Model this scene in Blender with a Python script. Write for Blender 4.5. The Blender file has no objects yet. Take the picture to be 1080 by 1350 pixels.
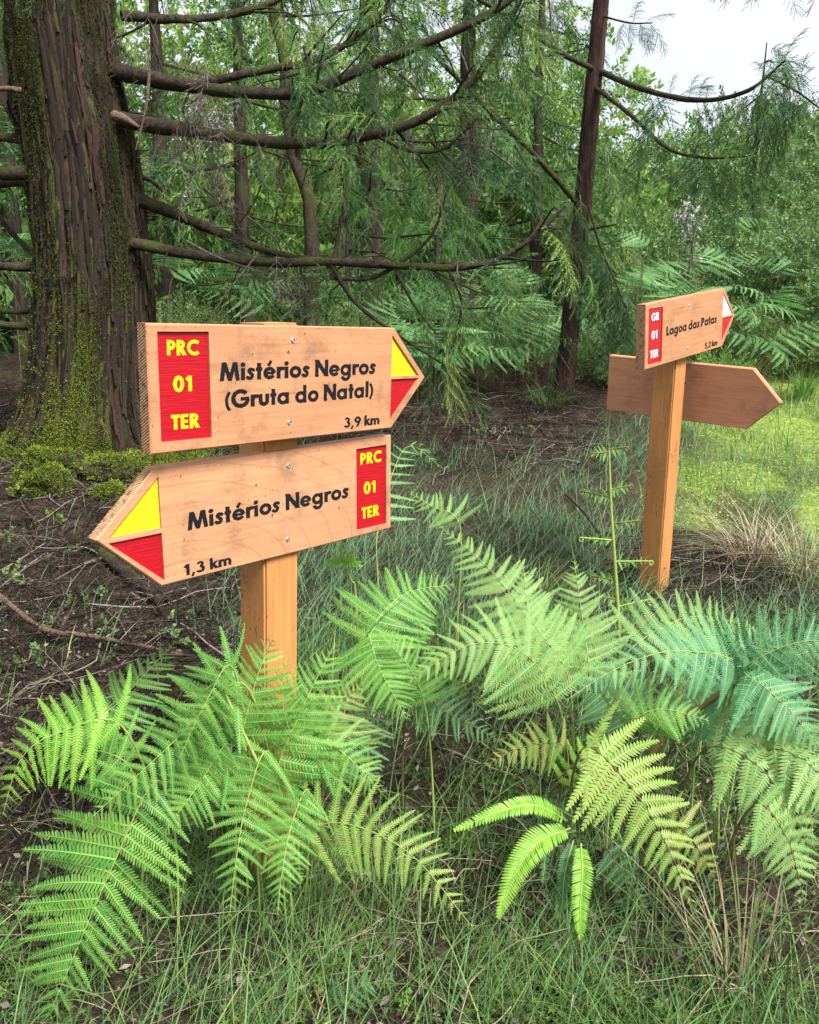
import bpy, math, random
import numpy as np
from mathutils import Vector, Matrix
from mathutils.geometry import tessellate_polygon
rad = math.radians
random.seed(7)
RNG = np.random.default_rng(11)
SC = bpy.context.scene
COL = SC.collection

# ------------------------------------------------------------------ camera, sky, sun, exposure
CAM_H, PITCH, FPX = 1.13, rad(11), 1083.0
cam = bpy.data.cameras.new('camera')
cam.sensor_fit = 'HORIZONTAL'; cam.sensor_width = 36; cam.lens = 36 * FPX / 1080
cam.clip_start = 0.02; cam.clip_end = 1000
cam_o = bpy.data.objects.new('camera', cam); COL.objects.link(cam_o)
cam_o.location = (0, 0, CAM_H); cam_o.rotation_euler = (math.pi / 2 - PITCH, 0, 0)
SC.camera = cam_o

SUN_EL, SUN_AZ = 50, 138          # azimuth clockwise from +Y
w = bpy.data.worlds.new('World'); SC.world = w; w.use_nodes = True
nt = w.node_tree; nt.nodes.clear()
wo = nt.nodes.new('ShaderNodeOutputWorld'); bg = nt.nodes.new('ShaderNodeBackground')
sk = nt.nodes.new('ShaderNodeTexSky'); sk.sky_type = 'NISHITA'; sk.sun_disc = False
sk.sun_elevation = rad(SUN_EL); sk.sun_rotation = rad(SUN_AZ); sk.air_density = 1.0; sk.dust_density = 4; sk.ozone_density = 1
hs = nt.nodes.new('ShaderNodeHueSaturation'); hs.inputs['Saturation'].default_value = .45
tc = nt.nodes.new('ShaderNodeTexCoord'); mp = nt.nodes.new('ShaderNodeMapping'); mp.inputs['Scale'].default_value = (1, 1, 2.4)
cn = nt.nodes.new('ShaderNodeTexNoise'); cn.inputs['Scale'].default_value = 3.0; cn.inputs['Detail'].default_value = 5
cr = nt.nodes.new('ShaderNodeValToRGB')
cr.color_ramp.elements[0].position = .3; cr.color_ramp.elements[0].color = (3.1, 3.3, 3.7, 1)
cr.color_ramp.elements[1].position = .7; cr.color_ramp.elements[1].color = (4.2, 4.4, 4.7, 1)
mx = nt.nodes.new('ShaderNodeMix'); mx.data_type = 'RGBA'; mx.inputs[0].default_value = .8
nt.links.new(tc.outputs['Generated'], mp.inputs[0]); nt.links.new(mp.outputs[0], cn.inputs['Vector'])
nt.links.new(cn.outputs['Fac'], cr.inputs[0]); nt.links.new(sk.outputs[0], hs.inputs['Color'])
nt.links.new(hs.outputs[0], mx.inputs[6]); nt.links.new(cr.outputs[0], mx.inputs[7])
nt.links.new(mx.outputs[2], bg.inputs[0]); nt.links.new(bg.outputs[0], wo.inputs[0])
bg.inputs[1].default_value = .05
sun = bpy.data.lights.new('sun', 'SUN'); sun.energy = 1.5; sun.angle = rad(20); sun.color = (1, .96, .9)
sun_o = bpy.data.objects.new('sun', sun); COL.objects.link(sun_o)
_sd = Vector((math.sin(rad(SUN_AZ)) * math.cos(rad(SUN_EL)), math.cos(rad(SUN_AZ)) * math.cos(rad(SUN_EL)), math.sin(rad(SUN_EL))))
sun_o.rotation_euler = _sd.to_track_quat('Z', 'Y').to_euler(); sun_o.location = _sd * 20
vs = SC.view_settings; vs.view_transform = 'Standard'; vs.look = 'None'; vs.gamma = 1; vs.use_curve_mapping = False
vs.exposure = 2.56
SC.cycles.max_bounces = 7; SC.cycles.diffuse_bounces = 2; SC.cycles.transmission_bounces = 4; SC.cycles.transparent_max_bounces = 4

# ------------------------------------------------------------------ pixel -> world
cp, sp_ = math.cos(PITCH), math.sin(PITCH)
def px(x, y, D):
    u, v = (x - 540) / FPX, (y - 675) / FPX
    t = D / (cp - v * sp_)
    return Vector((t * u, D, CAM_H - t * (v * cp + sp_)))

# ------------------------------------------------------------------ noise and terrain
def _h(ix, iy, s):
    n = (ix.astype(np.int64) * 374761393 + iy.astype(np.int64) * 668265263 + s * 974634777) & 0x7fffffff
    n = ((n ^ (n >> 13)) * 1274126177) & 0x7fffffff
    return ((n ^ (n >> 16)) & 0xffff) / 65535.0
def vnoise(x, y, s=0):
    x = np.asarray(x, float); y = np.asarray(y, float)
    ix, iy = np.floor(x), np.floor(y); fx, fy = x - ix, y - iy
    fx = fx * fx * (3 - 2 * fx); fy = fy * fy * (3 - 2 * fy)
    a, b, c, d = _h(ix, iy, s), _h(ix + 1, iy, s), _h(ix, iy + 1, s), _h(ix + 1, iy + 1, s)
    return (a * (1 - fx) + b * fx) * (1 - fy) + (c * (1 - fx) + d * fx) * fy
def fbm(x, y, s=0, o=4):
    r, a, t = 0, 1, 0
    for i in range(o):
        r = r + a * vnoise(np.asarray(x) * 2 ** i, np.asarray(y) * 2 ** i, s + i * 17); t += a; a *= .5
    return r / t
def sstep(a, b, x):
    t = np.clip((np.asarray(x, float) - a) / (b - a), 0, 1); return t * t * (3 - 2 * t)
def H(x, y):
    x = np.asarray(x, float); y = np.asarray(y, float)
    z = -.02 + .14 * (np.clip(y, -3, 10) - 1.6) + .1 * np.clip(y - 10, 0, 40) - .05 * np.clip(-3 - y, 0, 1e9) * 0
    z = z + (fbm(x * 1.5, y * 1.5, 3) - .5) * .07 * sstep(-1, 2.5, np.abs(y - 1.3)) + (fbm(x * 6, y * 6, 8, 2) - .5) * .02
    z = z + (fbm(x * .35, y * .35, 5) - .5) * .5 * sstep(4, 9, y)
    z = z + (fbm(x * 3.2, y * 3.2, 9, 3) - .5) * .09 * sstep(2.6, 3.6, y)
    z = z + .12 * np.exp(-(((x + 1.95) / .8) ** 2 + ((y - 5.0) / .75) ** 2)) + .06 * np.exp(-(((x - 1.35) / .3) ** 2 + ((y - 6.6) / .3) ** 2))
    return z
def gz(x, y): return float(H(x, y))
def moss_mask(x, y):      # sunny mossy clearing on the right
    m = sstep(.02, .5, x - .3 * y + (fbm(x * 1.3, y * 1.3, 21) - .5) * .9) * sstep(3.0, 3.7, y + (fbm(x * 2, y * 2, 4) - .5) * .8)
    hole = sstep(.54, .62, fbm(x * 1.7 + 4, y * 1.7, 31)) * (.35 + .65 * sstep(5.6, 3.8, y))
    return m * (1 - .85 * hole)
def bare_mask(x, y):      # bare earth bank under the ferns and worn patches
    e = (fbm(x * 5, y * 5, 51) - .5)
    return np.clip(sstep(1.1, .6, np.hypot((x - .17) / .17, (y - 1.58) / .16) + e) + .9 * sstep(.60, .68, fbm(x * 2.6 + 7, y * 2.6, 53)), 0, 1)
def litter_mask(x, y):    # dark needle litter under the cedars
    e = (fbm(x * 1.6, y * 1.6, 41) - .5)
    a = sstep(.15, -.15, x + .5 + e * .7 + .1 * (y - 2)) * sstep(1.55, 1.85, y + e * .5)
    b = sstep(4.7, 5.4, y + e) * sstep(1.55, 1.0, x + e * .8 - .1 * (y - 5))
    c = sstep(.35, .2, np.hypot((x - 1.25) / 1.3, (y - 3.35) / 1.2) + e * .5)
    return np.clip(np.maximum(np.maximum(a, b), c * .9), 0, 1)

# ------------------------------------------------------------------ mesh builders
def mesh_np(name, V, T, mat, tint=None, smooth=False, mids=None):
    me = bpy.data.meshes.new(name)
    V = np.ascontiguousarray(V, np.float32); T = np.ascontiguousarray(T, np.int32)
    k = T.shape[1]
    me.vertices.add(len(V)); me.vertices.foreach_set('co', V.ravel())
    me.loops.add(T.size); me.loops.foreach_set('vertex_index', T.ravel())
    me.polygons.add(len(T)); me.polygons.foreach_set('loop_start', np.arange(0, T.size, k, dtype=np.int32))
    if smooth: me.polygons.foreach_set('use_smooth', np.ones(len(T), bool))
    for m in (mat if isinstance(mat, (list, tuple)) else [mat]): me.materials.append(m)
    if mids is not None: me.polygons.foreach_set('material_index', np.ascontiguousarray(mids, np.int32))
    if tint is not None:
        a = me.attributes.new('tint', 'FLOAT', 'POINT'); a.data.foreach_set('value', np.ascontiguousarray(tint, np.float32))
    me.update(calc_edges=True)
    return me
def link(name, me, parent=None, mat4=None, **props):
    o = bpy.data.objects.new(name, me); COL.objects.link(o)
    if parent is not None: o.parent = parent
    if mat4 is not None: o.matrix_basis = mat4
    for k, v in props.items(): o[k] = v
    return o
def thing(name, label, cat, loc=(0, 0, 0), group=None):
    o = bpy.data.objects.new(name, None); COL.objects.link(o); o.location = loc; o.empty_display_size = .05
    o['label'] = label; o['category'] = cat
    if group: o['group'] = group
    return o
def inst(tv, tt, M, P, tints=None):
    """copies of a template (V,3),(T,k) under matrices M (N,3,3), positions P (N,3)"""
    N = len(P); nv = len(tv)
    V = np.einsum('nij,vj->nvi', M, tv) + P[:, None, :]
    T = tt[None] + (np.arange(N) * nv)[:, None, None]
    ti = np.repeat(RNG.random(N) if tints is None else tints, nv)
    return V.reshape(-1, 3), T.reshape(-1, tt.shape[1]), ti
def joinl(L):
    V, T, I, n = [], [], [], 0
    for v, t, i in L: V.append(v); T.append(t + n); I.append(i); n += len(v)
    return np.concatenate(V), np.concatenate(T), np.concatenate(I)
def unit(a): return a / np.maximum(np.linalg.norm(a, axis=-1, keepdims=True), 1e-9)
def frames(d, up=None, roll=0.0, scale=1.0):
    """matrices with X along d, Z towards up"""
    d = unit(np.asarray(d, float)); N = len(d)
    up = np.tile([0, 0, 1.0], (N, 1)) if up is None else np.asarray(up, float)
    up = up + 1e-3 * np.array([.3, .7, .1])
    y = unit(np.cross(up, d)); z = np.cross(d, y)
    if np.any(roll):
        c, s = np.cos(roll)[:, None], np.sin(roll)[:, None]; y, z = c * y + s * z, c * z - s * y
    M = np.stack([d, y, z], -1)
    return M * np.asarray(scale).reshape(-1, 1, 1) if np.ndim(scale) else M * scale
def catmull(P, n):
    P = np.array([list(p) for p in P], float)
    Q = np.concatenate([[2 * P[0] - P[1]], P, [2 * P[-1] - P[-2]]]); out = []
    for t in np.linspace(0, len(P) - 1 - 1e-6, n):
        i = int(t); f = t - i; a, b, c, d = Q[i:i + 4]
        out.append(.5 * (2 * b + (c - a) * f + (2 * a - 5 * b + 4 * c - d) * f * f + (3 * b - a - 3 * c + d) * f ** 3))
    return np.array(out)
def tube_np(P, R, sides=8, rough=0.0, seed=0, cap=True):
    P = np.asarray(P, float); n = len(P); R = np.asarray(R, float)
    T = unit(np.gradient(P, axis=0)); a = np.array([.31, .2, .93]) if abs(T[0, 2]) < .9 else np.array([1, 0.1, 0])
    N = unit(np.cross(T, np.tile(a, (n, 1)))); B = np.cross(T, N)
    ang = np.arange(sides) / sides * 2 * np.pi
    rr = R[:, None] * (1 + rough * (vnoise(np.arange(sides)[None] * 1.7 + seed, np.arange(n)[:, None] * .9, seed) - .5) * 2)
    V = P[:, None] + rr[..., None] * (np.cos(ang)[None, :, None] * N[:, None] + np.sin(ang)[None, :, None] * B[:, None])
    i, j = np.meshgrid(np.arange(n - 1), np.arange(sides), indexing='ij'); j2 = (j + 1) % sides
    Q = np.stack([i * sides + j, i * sides + j2, (i + 1) * sides + j2, (i + 1) * sides + j], -1).reshape(-1, 4)
    return V.reshape(-1, 3), Q
def tube(name, P, R, mat, parent=None, n=24, sides=8, rough=.12, seed=0, loc=None, **props):
    C = catmull(P, n); R = np.interp(np.linspace(0, 1, n), np.linspace(0, 1, len(R)), R)
    V, Q = tube_np(C, R, sides, rough, seed)
    if loc is not None: V = V - np.array(loc)
    return link(name, mesh_np(name, V, Q, mat, smooth=True), parent, **props)

# ------------------------------------------------------------------ materials
def nodes_of(name):
    m = bpy.data.materials.new(name); m.use_nodes = True
    t = m.node_tree; t.nodes.clear()
    return m, t, (lambda k, **kw: _node(t, k, **kw))
def _node(t, k, **kw):
    n = t.nodes.new('ShaderNode' + k)
    for a, b in kw.items():
        if hasattr(n, a): setattr(n, a, b)
        else: n.inputs[a.replace('_', ' ')].default_value = b
    return n
def ramp(t, src, stops):
    r = t.nodes.new('ShaderNodeValToRGB'); e = r.color_ramp.elements
    while len(e) < len(stops): e.new(.5)
    for i, (p, c) in enumerate(stops):
        e[i].position = p; e[i].color = (c if hasattr(c, '__len__') else (c, c, c))[:3] + (1,) if hasattr(c, '__len__') else (c, c, c, 1)
    t.links.new(src, r.inputs[0]); return r.outputs[0]
def mixc(t, f, a, b, mode='MIX'):
    m = t.nodes.new('ShaderNodeMix'); m.data_type = 'RGBA'; m.blend_type = mode
    for s, v in ((0, f), (6, a), (7, b)):
        if isinstance(v, (int, float)): m.inputs[s].default_value = v
        elif isinstance(v, tuple): m.inputs[s].default_value = v[:3] + (1,)
        else: t.links.new(v, m.inputs[s])
    return m.outputs[2]
def noise(t, scale, detail=4, vec=None, mscale=None, rough=.55, dist=0, coord='Object'):
    c = t.nodes.new('ShaderNodeTexCoord'); src = c.outputs[coord]
    if mscale:
        mp = t.nodes.new('ShaderNodeMapping'); mp.inputs['Scale'].default_value = mscale
        t.links.new(src, mp.inputs[0]); src = mp.outputs[0]
    n = t.nodes.new('ShaderNodeTexNoise'); n.inputs['Scale'].default_value = scale; n.inputs['Detail'].default_value = detail
    n.inputs['Roughness'].default_value = rough; n.inputs['Distortion'].default_value = dist
    t.links.new(src, n.inputs['Vector']); return n.outputs['Fac']
def finish(t, color, rough=.7, bump=None, bstr=.3, bdist=.01, trans=0, spec=.3, tcol=None):
    o = t.nodes.new('ShaderNodeOutputMaterial'); p = t.nodes.new('ShaderNodeBsdfPrincipled')
    if isinstance(color, tuple): p.inputs['Base Color'].default_value = color[:3] + (1,)
    else: t.links.new(color, p.inputs['Base Color'])
    if isinstance(rough, (int, float)): p.inputs['Roughness'].default_value = rough
    else: t.links.new(rough, p.inputs['Roughness'])
    p.inputs['Specular IOR Level'].default_value = spec
    if bump is not None:
        b = t.nodes.new('ShaderNodeBump'); b.inputs['Strength'].default_value = bstr; b.inputs['Distance'].default_value = bdist
        t.links.new(bump, b.inputs['Height']); t.links.new(b.outputs[0], p.inputs['Normal'])
    if trans:
        tr = t.nodes.new('ShaderNodeBsdfTranslucent'); ms = t.nodes.new('ShaderNodeMixShader'); ms.inputs[0].default_value = trans
        if tcol is None: tcol = color
        if isinstance(tcol, tuple): tr.inputs[0].default_value = tcol[:3] + (1,)
        else: t.links.new(tcol, tr.inputs[0])
        t.links.new(p.outputs[0], ms.inputs[1]); t.links.new(tr.outputs[0], ms.inputs[2]); t.links.new(ms.outputs[0], o.inputs[0])
    else: t.links.new(p.outputs[0], o.inputs[0])
def leaf_mat(name, stops, src='tint', trans=.35, rough=.5, spec=.35, nz=None):
    m, t, N = nodes_of(name)
    if src == 'tint':
        a = t.nodes.new('ShaderNodeAttribute'); a.attribute_name = 'tint'; f = a.outputs['Fac']
    else:
        a = t.nodes.new('ShaderNodeObjectInfo'); f = a.outputs['Random']
    c = ramp(t, f, stops)
    if nz: c = mixc(t, ramp(t, noise(t, nz[0], 3), [(.45, 0.0), (.75, 1.0)]), c, nz[1])
    finish(t, c, rough, trans=trans, spec=spec)
    return m
def wood_mat(name, base, dark, gsc, rings=False, specks=.0, dirt=.5, axis=0):
    m, t, N = nodes_of(name)
    ms = [26, 26, 26]; ms[axis] = 1.2
    g = noise(t, 5, 6, mscale=tuple(ms), rough=.65, dist=.3)
    c = ramp(t, g, [(.3, dark), (.5, base), (.72, tuple(min(1, v * 1.18) for v in base))])
    ms2 = [4, 4, 4]; ms2[axis] = 1
    c = mixc(t, ramp(t, noise(t, 2.5, 4, mscale=tuple(ms2)), [(.4, 0.0), (.75, .55)]), c, tuple(v * .72 for v in base))
    if rings:
        tc = t.nodes.new('ShaderNodeTexCoord'); mp = t.nodes.new('ShaderNodeMapping'); mp.inputs['Location'].default_value = (.3, 0, .14); mp.inputs['Scale'].default_value = (.55, 1, 1)
        wv = t.nodes.new('ShaderNodeTexWave'); wv.wave_type = 'RINGS'; wv.rings_direction = 'Y'; wv.inputs['Scale'].default_value = 9; wv.inputs['Distortion'].default_value = 2.5; wv.inputs['Detail'].default_value = 2; wv.inputs['Detail Scale'].default_value = .8
        t.links.new(tc.outputs['Object'], mp.inputs[0]); t.links.new(mp.outputs[0], wv.inputs['Vector'])
        c = mixc(t, ramp(t, wv.outputs['Fac'], [(.0, .42), (.05, 0.0)]), c, tuple(v * .6 for v in base))
    # mildew blotches and dark flecks
    d = noise(t, 9, 8, rough=.75)
    c = mixc(t, ramp(t, d, [(.50, 0.0), (.74, dirt)]), c, (.13, .085, .05))
    if specks:
        f = noise(t, 130, 2, mscale=(1, 1, .6))
        f2 = noise(t, 7, 3)
        mm = t.nodes.new('ShaderNodeMath'); mm.operation = 'MULTIPLY'
        t.links.new(ramp(t, f, [(.66, 0.0), (.71, 1.0)]), mm.inputs[0]); t.links.new(ramp(t, f2, [(.42, 0.0), (.62, specks)]), mm.inputs[1])
        c = mixc(t, mm.outputs[0], c, (.045, .03, .018))
    finish(t, c, .62, bump=g, bstr=.25, bdist=.002, spec=.25)
    return m
M = {}
M['board'] = wood_mat('board_wood', (.47, .225, .115), (.37, .165, .078), 1, specks=1.0, dirt=.85)
M['board_rings'] = wood_mat('board_wood_rings', (.485, .245, .13), (.42, .20, .10), 1, rings=True, dirt=.75, specks=.9)
M['board_far'] = wood_mat('board_wood_far', (.44, .205, .10), (.31, .135, .06), 1, specks=.8, dirt=.6)
M['board_back'] = wood_mat('board_wood_back', (.53, .245, .14), (.42, .18, .10), 1, dirt=.5, specks=.5)
M['post'] = wood_mat('post_wood', (.48, .21, .068), (.37, .155, .048), 1, axis=2, specks=1.0, dirt=.5)
def endgrain():
    m, t, N = nodes_of('end_grain')
    tc = t.nodes.new('ShaderNodeTexCoord'); mp = t.nodes.new('ShaderNodeMapping'); mp.inputs['Rotation'].default_value = (.5, 0, 0)
    wv = t.nodes.new('ShaderNodeTexWave'); wv.inputs['Scale'].default_value = 70; wv.bands_direction = 'Z'; wv.inputs['Distortion'].default_value = 3; wv.inputs['Detail'].default_value = 3
    t.links.new(tc.outputs['Object'], mp.inputs[0]); t.links.new(mp.outputs[0], wv.inputs['Vector'])
    c = ramp(t, wv.outputs['Fac'], [(.1, (.16, .085, .045)), (.5, (.50, .28, .15))])
    c = mixc(t, ramp(t, noise(t, 90, 3), [(.5, 0.0), (.65, .8)]), c, (.07, .045, .03))
    finish(t, c, .85, bump=wv.outputs['Fac'], bstr=.4, bdist=.002); return m
M['end'] = endgrain()
def paint(name, col, worn=.0, rg=.45):
    m, t, N = nodes_of(name)
    g = noise(t, 6, 5, mscale=(2.5, 40, 40), rough=.6)
    c = ramp(t, g, [(.3, tuple(v * .78 for v in col)), (.6, col)])
    if worn: c = mixc(t, ramp(t, noise(t, 160, 4, mscale=(.4, 1, 1)), [(.62, 0.0), (.7, worn)]), c, (.5, .3, .18))
    finish(t, c, rg, bump=g, bstr=.5, bdist=.002, spec=.35 if rg < .6 else .1); return m
M['red'] = paint('red_paint', (.38, .003, .011), .0)
M['yellow'] = paint('yellow_paint', (.66, .5, .01))
M['white'] = paint('white_paint', (.74, .76, .78))
M['black'] = paint('black_paint', (.010, .011, .014), rg=.8)
M['steel'] = nodes_of('screw_steel')[0]
_t = M['steel'].node_tree; finish(_t, (.42, .42, .43), .4); _t.nodes['Principled BSDF'].inputs['Metallic'].default_value = .9

def ground_mat():
    m, t, N = nodes_of('forest_floor')
    soil = ramp(t, noise(t, 22, 8, rough=.7, coord='Object'), [(.3, (.012, .009, .007)), (.5, (.04, .027, .02)), (.68, (.085, .058, .043))])
    soil = mixc(t, ramp(t, noise(t, 5, 5), [(.45, 0.0), (.7, .5)]), soil, (.03, .034, .013))
    a = t.nodes.new('ShaderNodeAttribute'); a.attribute_name = 'moss'
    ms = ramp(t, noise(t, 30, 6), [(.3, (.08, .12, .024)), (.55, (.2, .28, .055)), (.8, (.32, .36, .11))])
    c = mixc(t, a.outputs['Fac'], soil, ms)
    finish(t, c, .9, bump=noise(t, 45, 6), bstr=.9, bdist=.03, spec=.1); return m
M['ground'] = ground_mat()
def bark(name, base, dark, moss=None, mossamt=.5, fsc=16, red=None, zs=.12, sc=7):
    m, t, N = nodes_of(name)
    f = noise(t, fsc, 10, mscale=(1, 1, zs), rough=.72, dist=.6)
    c = ramp(t, f, [(.34, dark), (.52, base), (.7, tuple(v * 1.6 for v in base))])
    if red: c = mixc(t, ramp(t, noise(t, 2.6, 3, mscale=(1, 1, .3)), [(.52, 0.0), (.6, .85)]), c, mixc(t, f, tuple(v * .5 for v in red), red))
    c = mixc(t, ramp(t, noise(t, fsc * 1.3, 8, mscale=(1, 1, .35), rough=.8), [(.46, 0.0), (.6, .75)]), c, tuple(v * .35 for v in base))
    if moss:
        mm = noise(t, sc * .45, 6, mscale=(1, 1, .45), rough=.6)
        mc = ramp(t, noise(t, 90, 6, rough=.7), [(.3, tuple(v * .3 for v in moss)), (.52, moss), (.75, tuple(v * 1.6 for v in moss))])
        c = mixc(t, ramp(t, mm, [(.62 - mossamt * .3, 0.0), (.74 - mossamt * .3, .9)]), c, mc)
    finish(t, c, .9, bump=f, bstr=.8, bdist=.03, spec=.12); return m
M['bark_big'] = bark('cedar_bark', (.042, .031, .024), (.008, .006, .005), (.045, .048, .013), .50, 34, red=(.095, .04, .036), zs=.11)
M['bark_red'] = bark('reddish_bark', (.058, .032, .027), (.015, .008, .007), (.05, .05, .024), .12, 30)
M['bark_dark'] = bark('dark_bark', (.055, .042, .035), (.012, .009, .008), (.06, .075, .022), .35, 22)
M['branch'] = bark('mossy_branch', (.052, .04, .03), (.016, .012, .01), (.06, .066, .02), .5, 30, zs=1)
M['twig'] = bark('dead_twig', (.16, .125, .105), (.06, .045, .04), None, 0, 60, zs=1)
M['stick'] = bark('bare_stick', (.20, .13, .095), (.10, .06, .045), None, 0, 60, zs=1)
M['moss'] = leaf_mat('moss_tufts', [(0, (.06, .075, .014)), (.6, (.13, .175, .024)), (1, (.32, .40, .055))], trans=.2, rough=.9, spec=.1)
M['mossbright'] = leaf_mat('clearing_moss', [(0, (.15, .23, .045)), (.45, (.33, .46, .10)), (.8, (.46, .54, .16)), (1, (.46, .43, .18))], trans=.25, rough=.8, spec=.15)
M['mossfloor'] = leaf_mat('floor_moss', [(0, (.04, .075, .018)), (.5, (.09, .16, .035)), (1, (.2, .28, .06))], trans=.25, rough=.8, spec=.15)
M['cedar'] = leaf_mat('cedar_needles', [(0, (.03, .085, .03)), (.5, (.07, .17, .05)), (.85, (.14, .27, .065)), (1, (.26, .36, .075))], trans=.3, rough=.55, spec=.3)
M['cedar_light'] = leaf_mat('cedar_needles_light', [(0, (.06, .16, .05)), (.5, (.12, .26, .07)), (1, (.22, .36, .09))], trans=.4, rough=.55)
M['cedar_blue'] = leaf_mat('cedar_needles_blue', [(0, (.04, .10, .042)), (.6, (.085, .18, .06)), (1, (.17, .28, .08))], trans=.3, rough=.55)
M['dead'] = leaf_mat('dead_needles', [(0, (.07, .052, .045)), (.5, (.16, .125, .11)), (1, (.28, .23, .21))], trans=.1, rough=.9, spec=.1)
M['litter'] = leaf_mat('needle_litter', [(0, (.012, .008, .007)), (.4, (.036, .024, .021)), (.72, (.082, .058, .050)), (.9, (.17, .135, .122)), (1, (.28, .235, .215))], trans=.05, rough=.9, spec=.15)
M['grass'] = leaf_mat('grass_blades', [(0, (.04, .10, .035)), (.35, (.08, .18, .05)), (.62, (.13, .25, .065)), (.82, (.2, .30, .08)), (.9, (.30, .28, .13)), (1, (.38, .31, .19))], trans=.3, rough=.5, spec=.3)
M['grass_blue'] = leaf_mat('fine_grass', [(0, (.07, .15, .07)), (.5, (.12, .23, .105)), (.85, (.19, .30, .14)), (1, (.32, .30, .18))], trans=.3, rough=.6)
M['rush'] = leaf_mat('dry_rush', [(0, (.05, .08, .025)), (.25, (.11, .13, .045)), (.4, (.24, .18, .11)), (1, (.46, .38, .27))], trans=.15, rough=.6)
M['shrub'] = leaf_mat('shrub_leaves', [(0, (.06, .12, .045)), (.5, (.12, .22, .07)), (1, (.24, .35, .10))], trans=.3, rough=.45, spec=.4)
M['shrub_light'] = leaf_mat('bright_leaves', [(0, (.10, .21, .05)), (.5, (.2, .35, .075)), (1, (.36, .48, .11))], trans=.45, rough=.5)
M['heath'] = leaf_mat('heath_leaves', [(0, (.06, .11, .04)), (.5, (.12, .19, .06)), (1, (.2, .26, .085))], trans=.25, rough=.7)
M['herb'] = leaf_mat('herb_leaves', [(0, (.09, .2, .04)), (1, (.2, .36, .07))], trans=.35)
OB = 'random'
NZ = (5, (.17, .27, .05))
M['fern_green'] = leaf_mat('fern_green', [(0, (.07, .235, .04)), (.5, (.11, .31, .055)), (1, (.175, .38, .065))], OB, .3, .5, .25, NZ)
M['fern_lime'] = leaf_mat('fern_lime', [(0, (.15, .36, .035)), (.5, (.2, .42, .045)), (1, (.27, .47, .06))], OB, .35, .45)
M['fern_pale'] = leaf_mat('fern_pale', [(0, (.135, .285, .085)), (.5, (.18, .35, .105)), (1, (.24, .40, .12))], OB, .3, .5, .25, (5, (.24, .3, .09)))
M['fern_blue'] = leaf_mat('fern_blue', [(0, (.055, .20, .09)), (.5, (.09, .265, .12)), (1, (.14, .32, .135))], OB, .25, .5, .3)
M['fern_yellow'] = leaf_mat('fern_yellow', [(0, (.17, .31, .055)), (.5, (.22, .37, .075)), (1, (.29, .40, .09))], OB, .3, .5, .25, (5, (.26, .24, .07)))
M['fern_olive'] = leaf_mat('fern_olive', [(0, (.10, .17, .03)), (.5, (.15, .22, .04)), (1, (.26, .24, .06))], OB, .3, .55)
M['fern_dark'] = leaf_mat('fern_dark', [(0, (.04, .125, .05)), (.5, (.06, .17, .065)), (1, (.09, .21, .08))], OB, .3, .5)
M['fern_far'] = leaf_mat('fern_far', [(0, (.065, .20, .065)), (.5, (.12, .30, .095)), (1, (.2, .38, .11))], OB, .35, .45, .4)
M['rib'] = nodes_of('fern_rib')[0]; finish(M['rib'].node_tree, (.17, .33, .065), .5)
def stalk_mat(name, a, b):
    m, t, N = nodes_of(name); finish(t, ramp(t, noise(t, 60, 3), [(.35, a), (.65, b)]), .55, spec=.25); return m
M['stalk'] = stalk_mat('fern_stalk', (.2, .26, .06), (.28, .34, .09))
M['stalk_brown'] = stalk_mat('fern_stalk_brown', (.10, .07, .03), (.17, .13, .05))
M['strip'] = leaf_mat('bark_strips', [(0, (.009, .007, .006)), (.35, (.022, .017, .013)), (.6, (.042, .032, .025)), (.72, (.055, .026, .022)), (.8, (.036, .037, .013)), (1, (.065, .072, .018))], trans=0, rough=.9, spec=.1, nz=(60, (.02, .015, .012)))

# ------------------------------------------------------------------ the ground
def build_ground():
    def axis(lo, hi, fine0, fine1, n_f, n_o):
        a = np.linspace(fine0, fine1, n_f)
        l = fine0 - (fine0 - lo) * (np.linspace(1, 0, n_o, endpoint=False) ** 2.5); r = fine1 + (hi - fine1) * (np.linspace(0, 1, n_o + 1)[1:] ** 2.5)
        return np.concatenate([l, a, r])
    X = axis(-250, 250, -4, 5, 160, 24); Y = axis(-120, 400, .6, 9, 160, 24)
    x, y = np.meshgrid(X, Y, indexing='ij')
    z = H(x, y)
    V = np.stack([x, y, z], -1).reshape(-1, 3); ny = len(Y)
    i, j = np.meshgrid(np.arange(len(X) - 1), np.arange(ny - 1), indexing='ij')
    Q = np.stack([i * ny + j, (i + 1) * ny + j, (i + 1) * ny + j + 1, i * ny + j + 1], -1).reshape(-1, 4)
    me = mesh_np('ground', V, Q, M['ground'], smooth=True)
    a = me.attributes.new('moss', 'FLOAT', 'POINT')
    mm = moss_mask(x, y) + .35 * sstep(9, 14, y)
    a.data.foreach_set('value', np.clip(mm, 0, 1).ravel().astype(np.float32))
    link('ground', me, kind='structure', label='dark forest floor with a mossy clearing')
build_ground()

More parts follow.
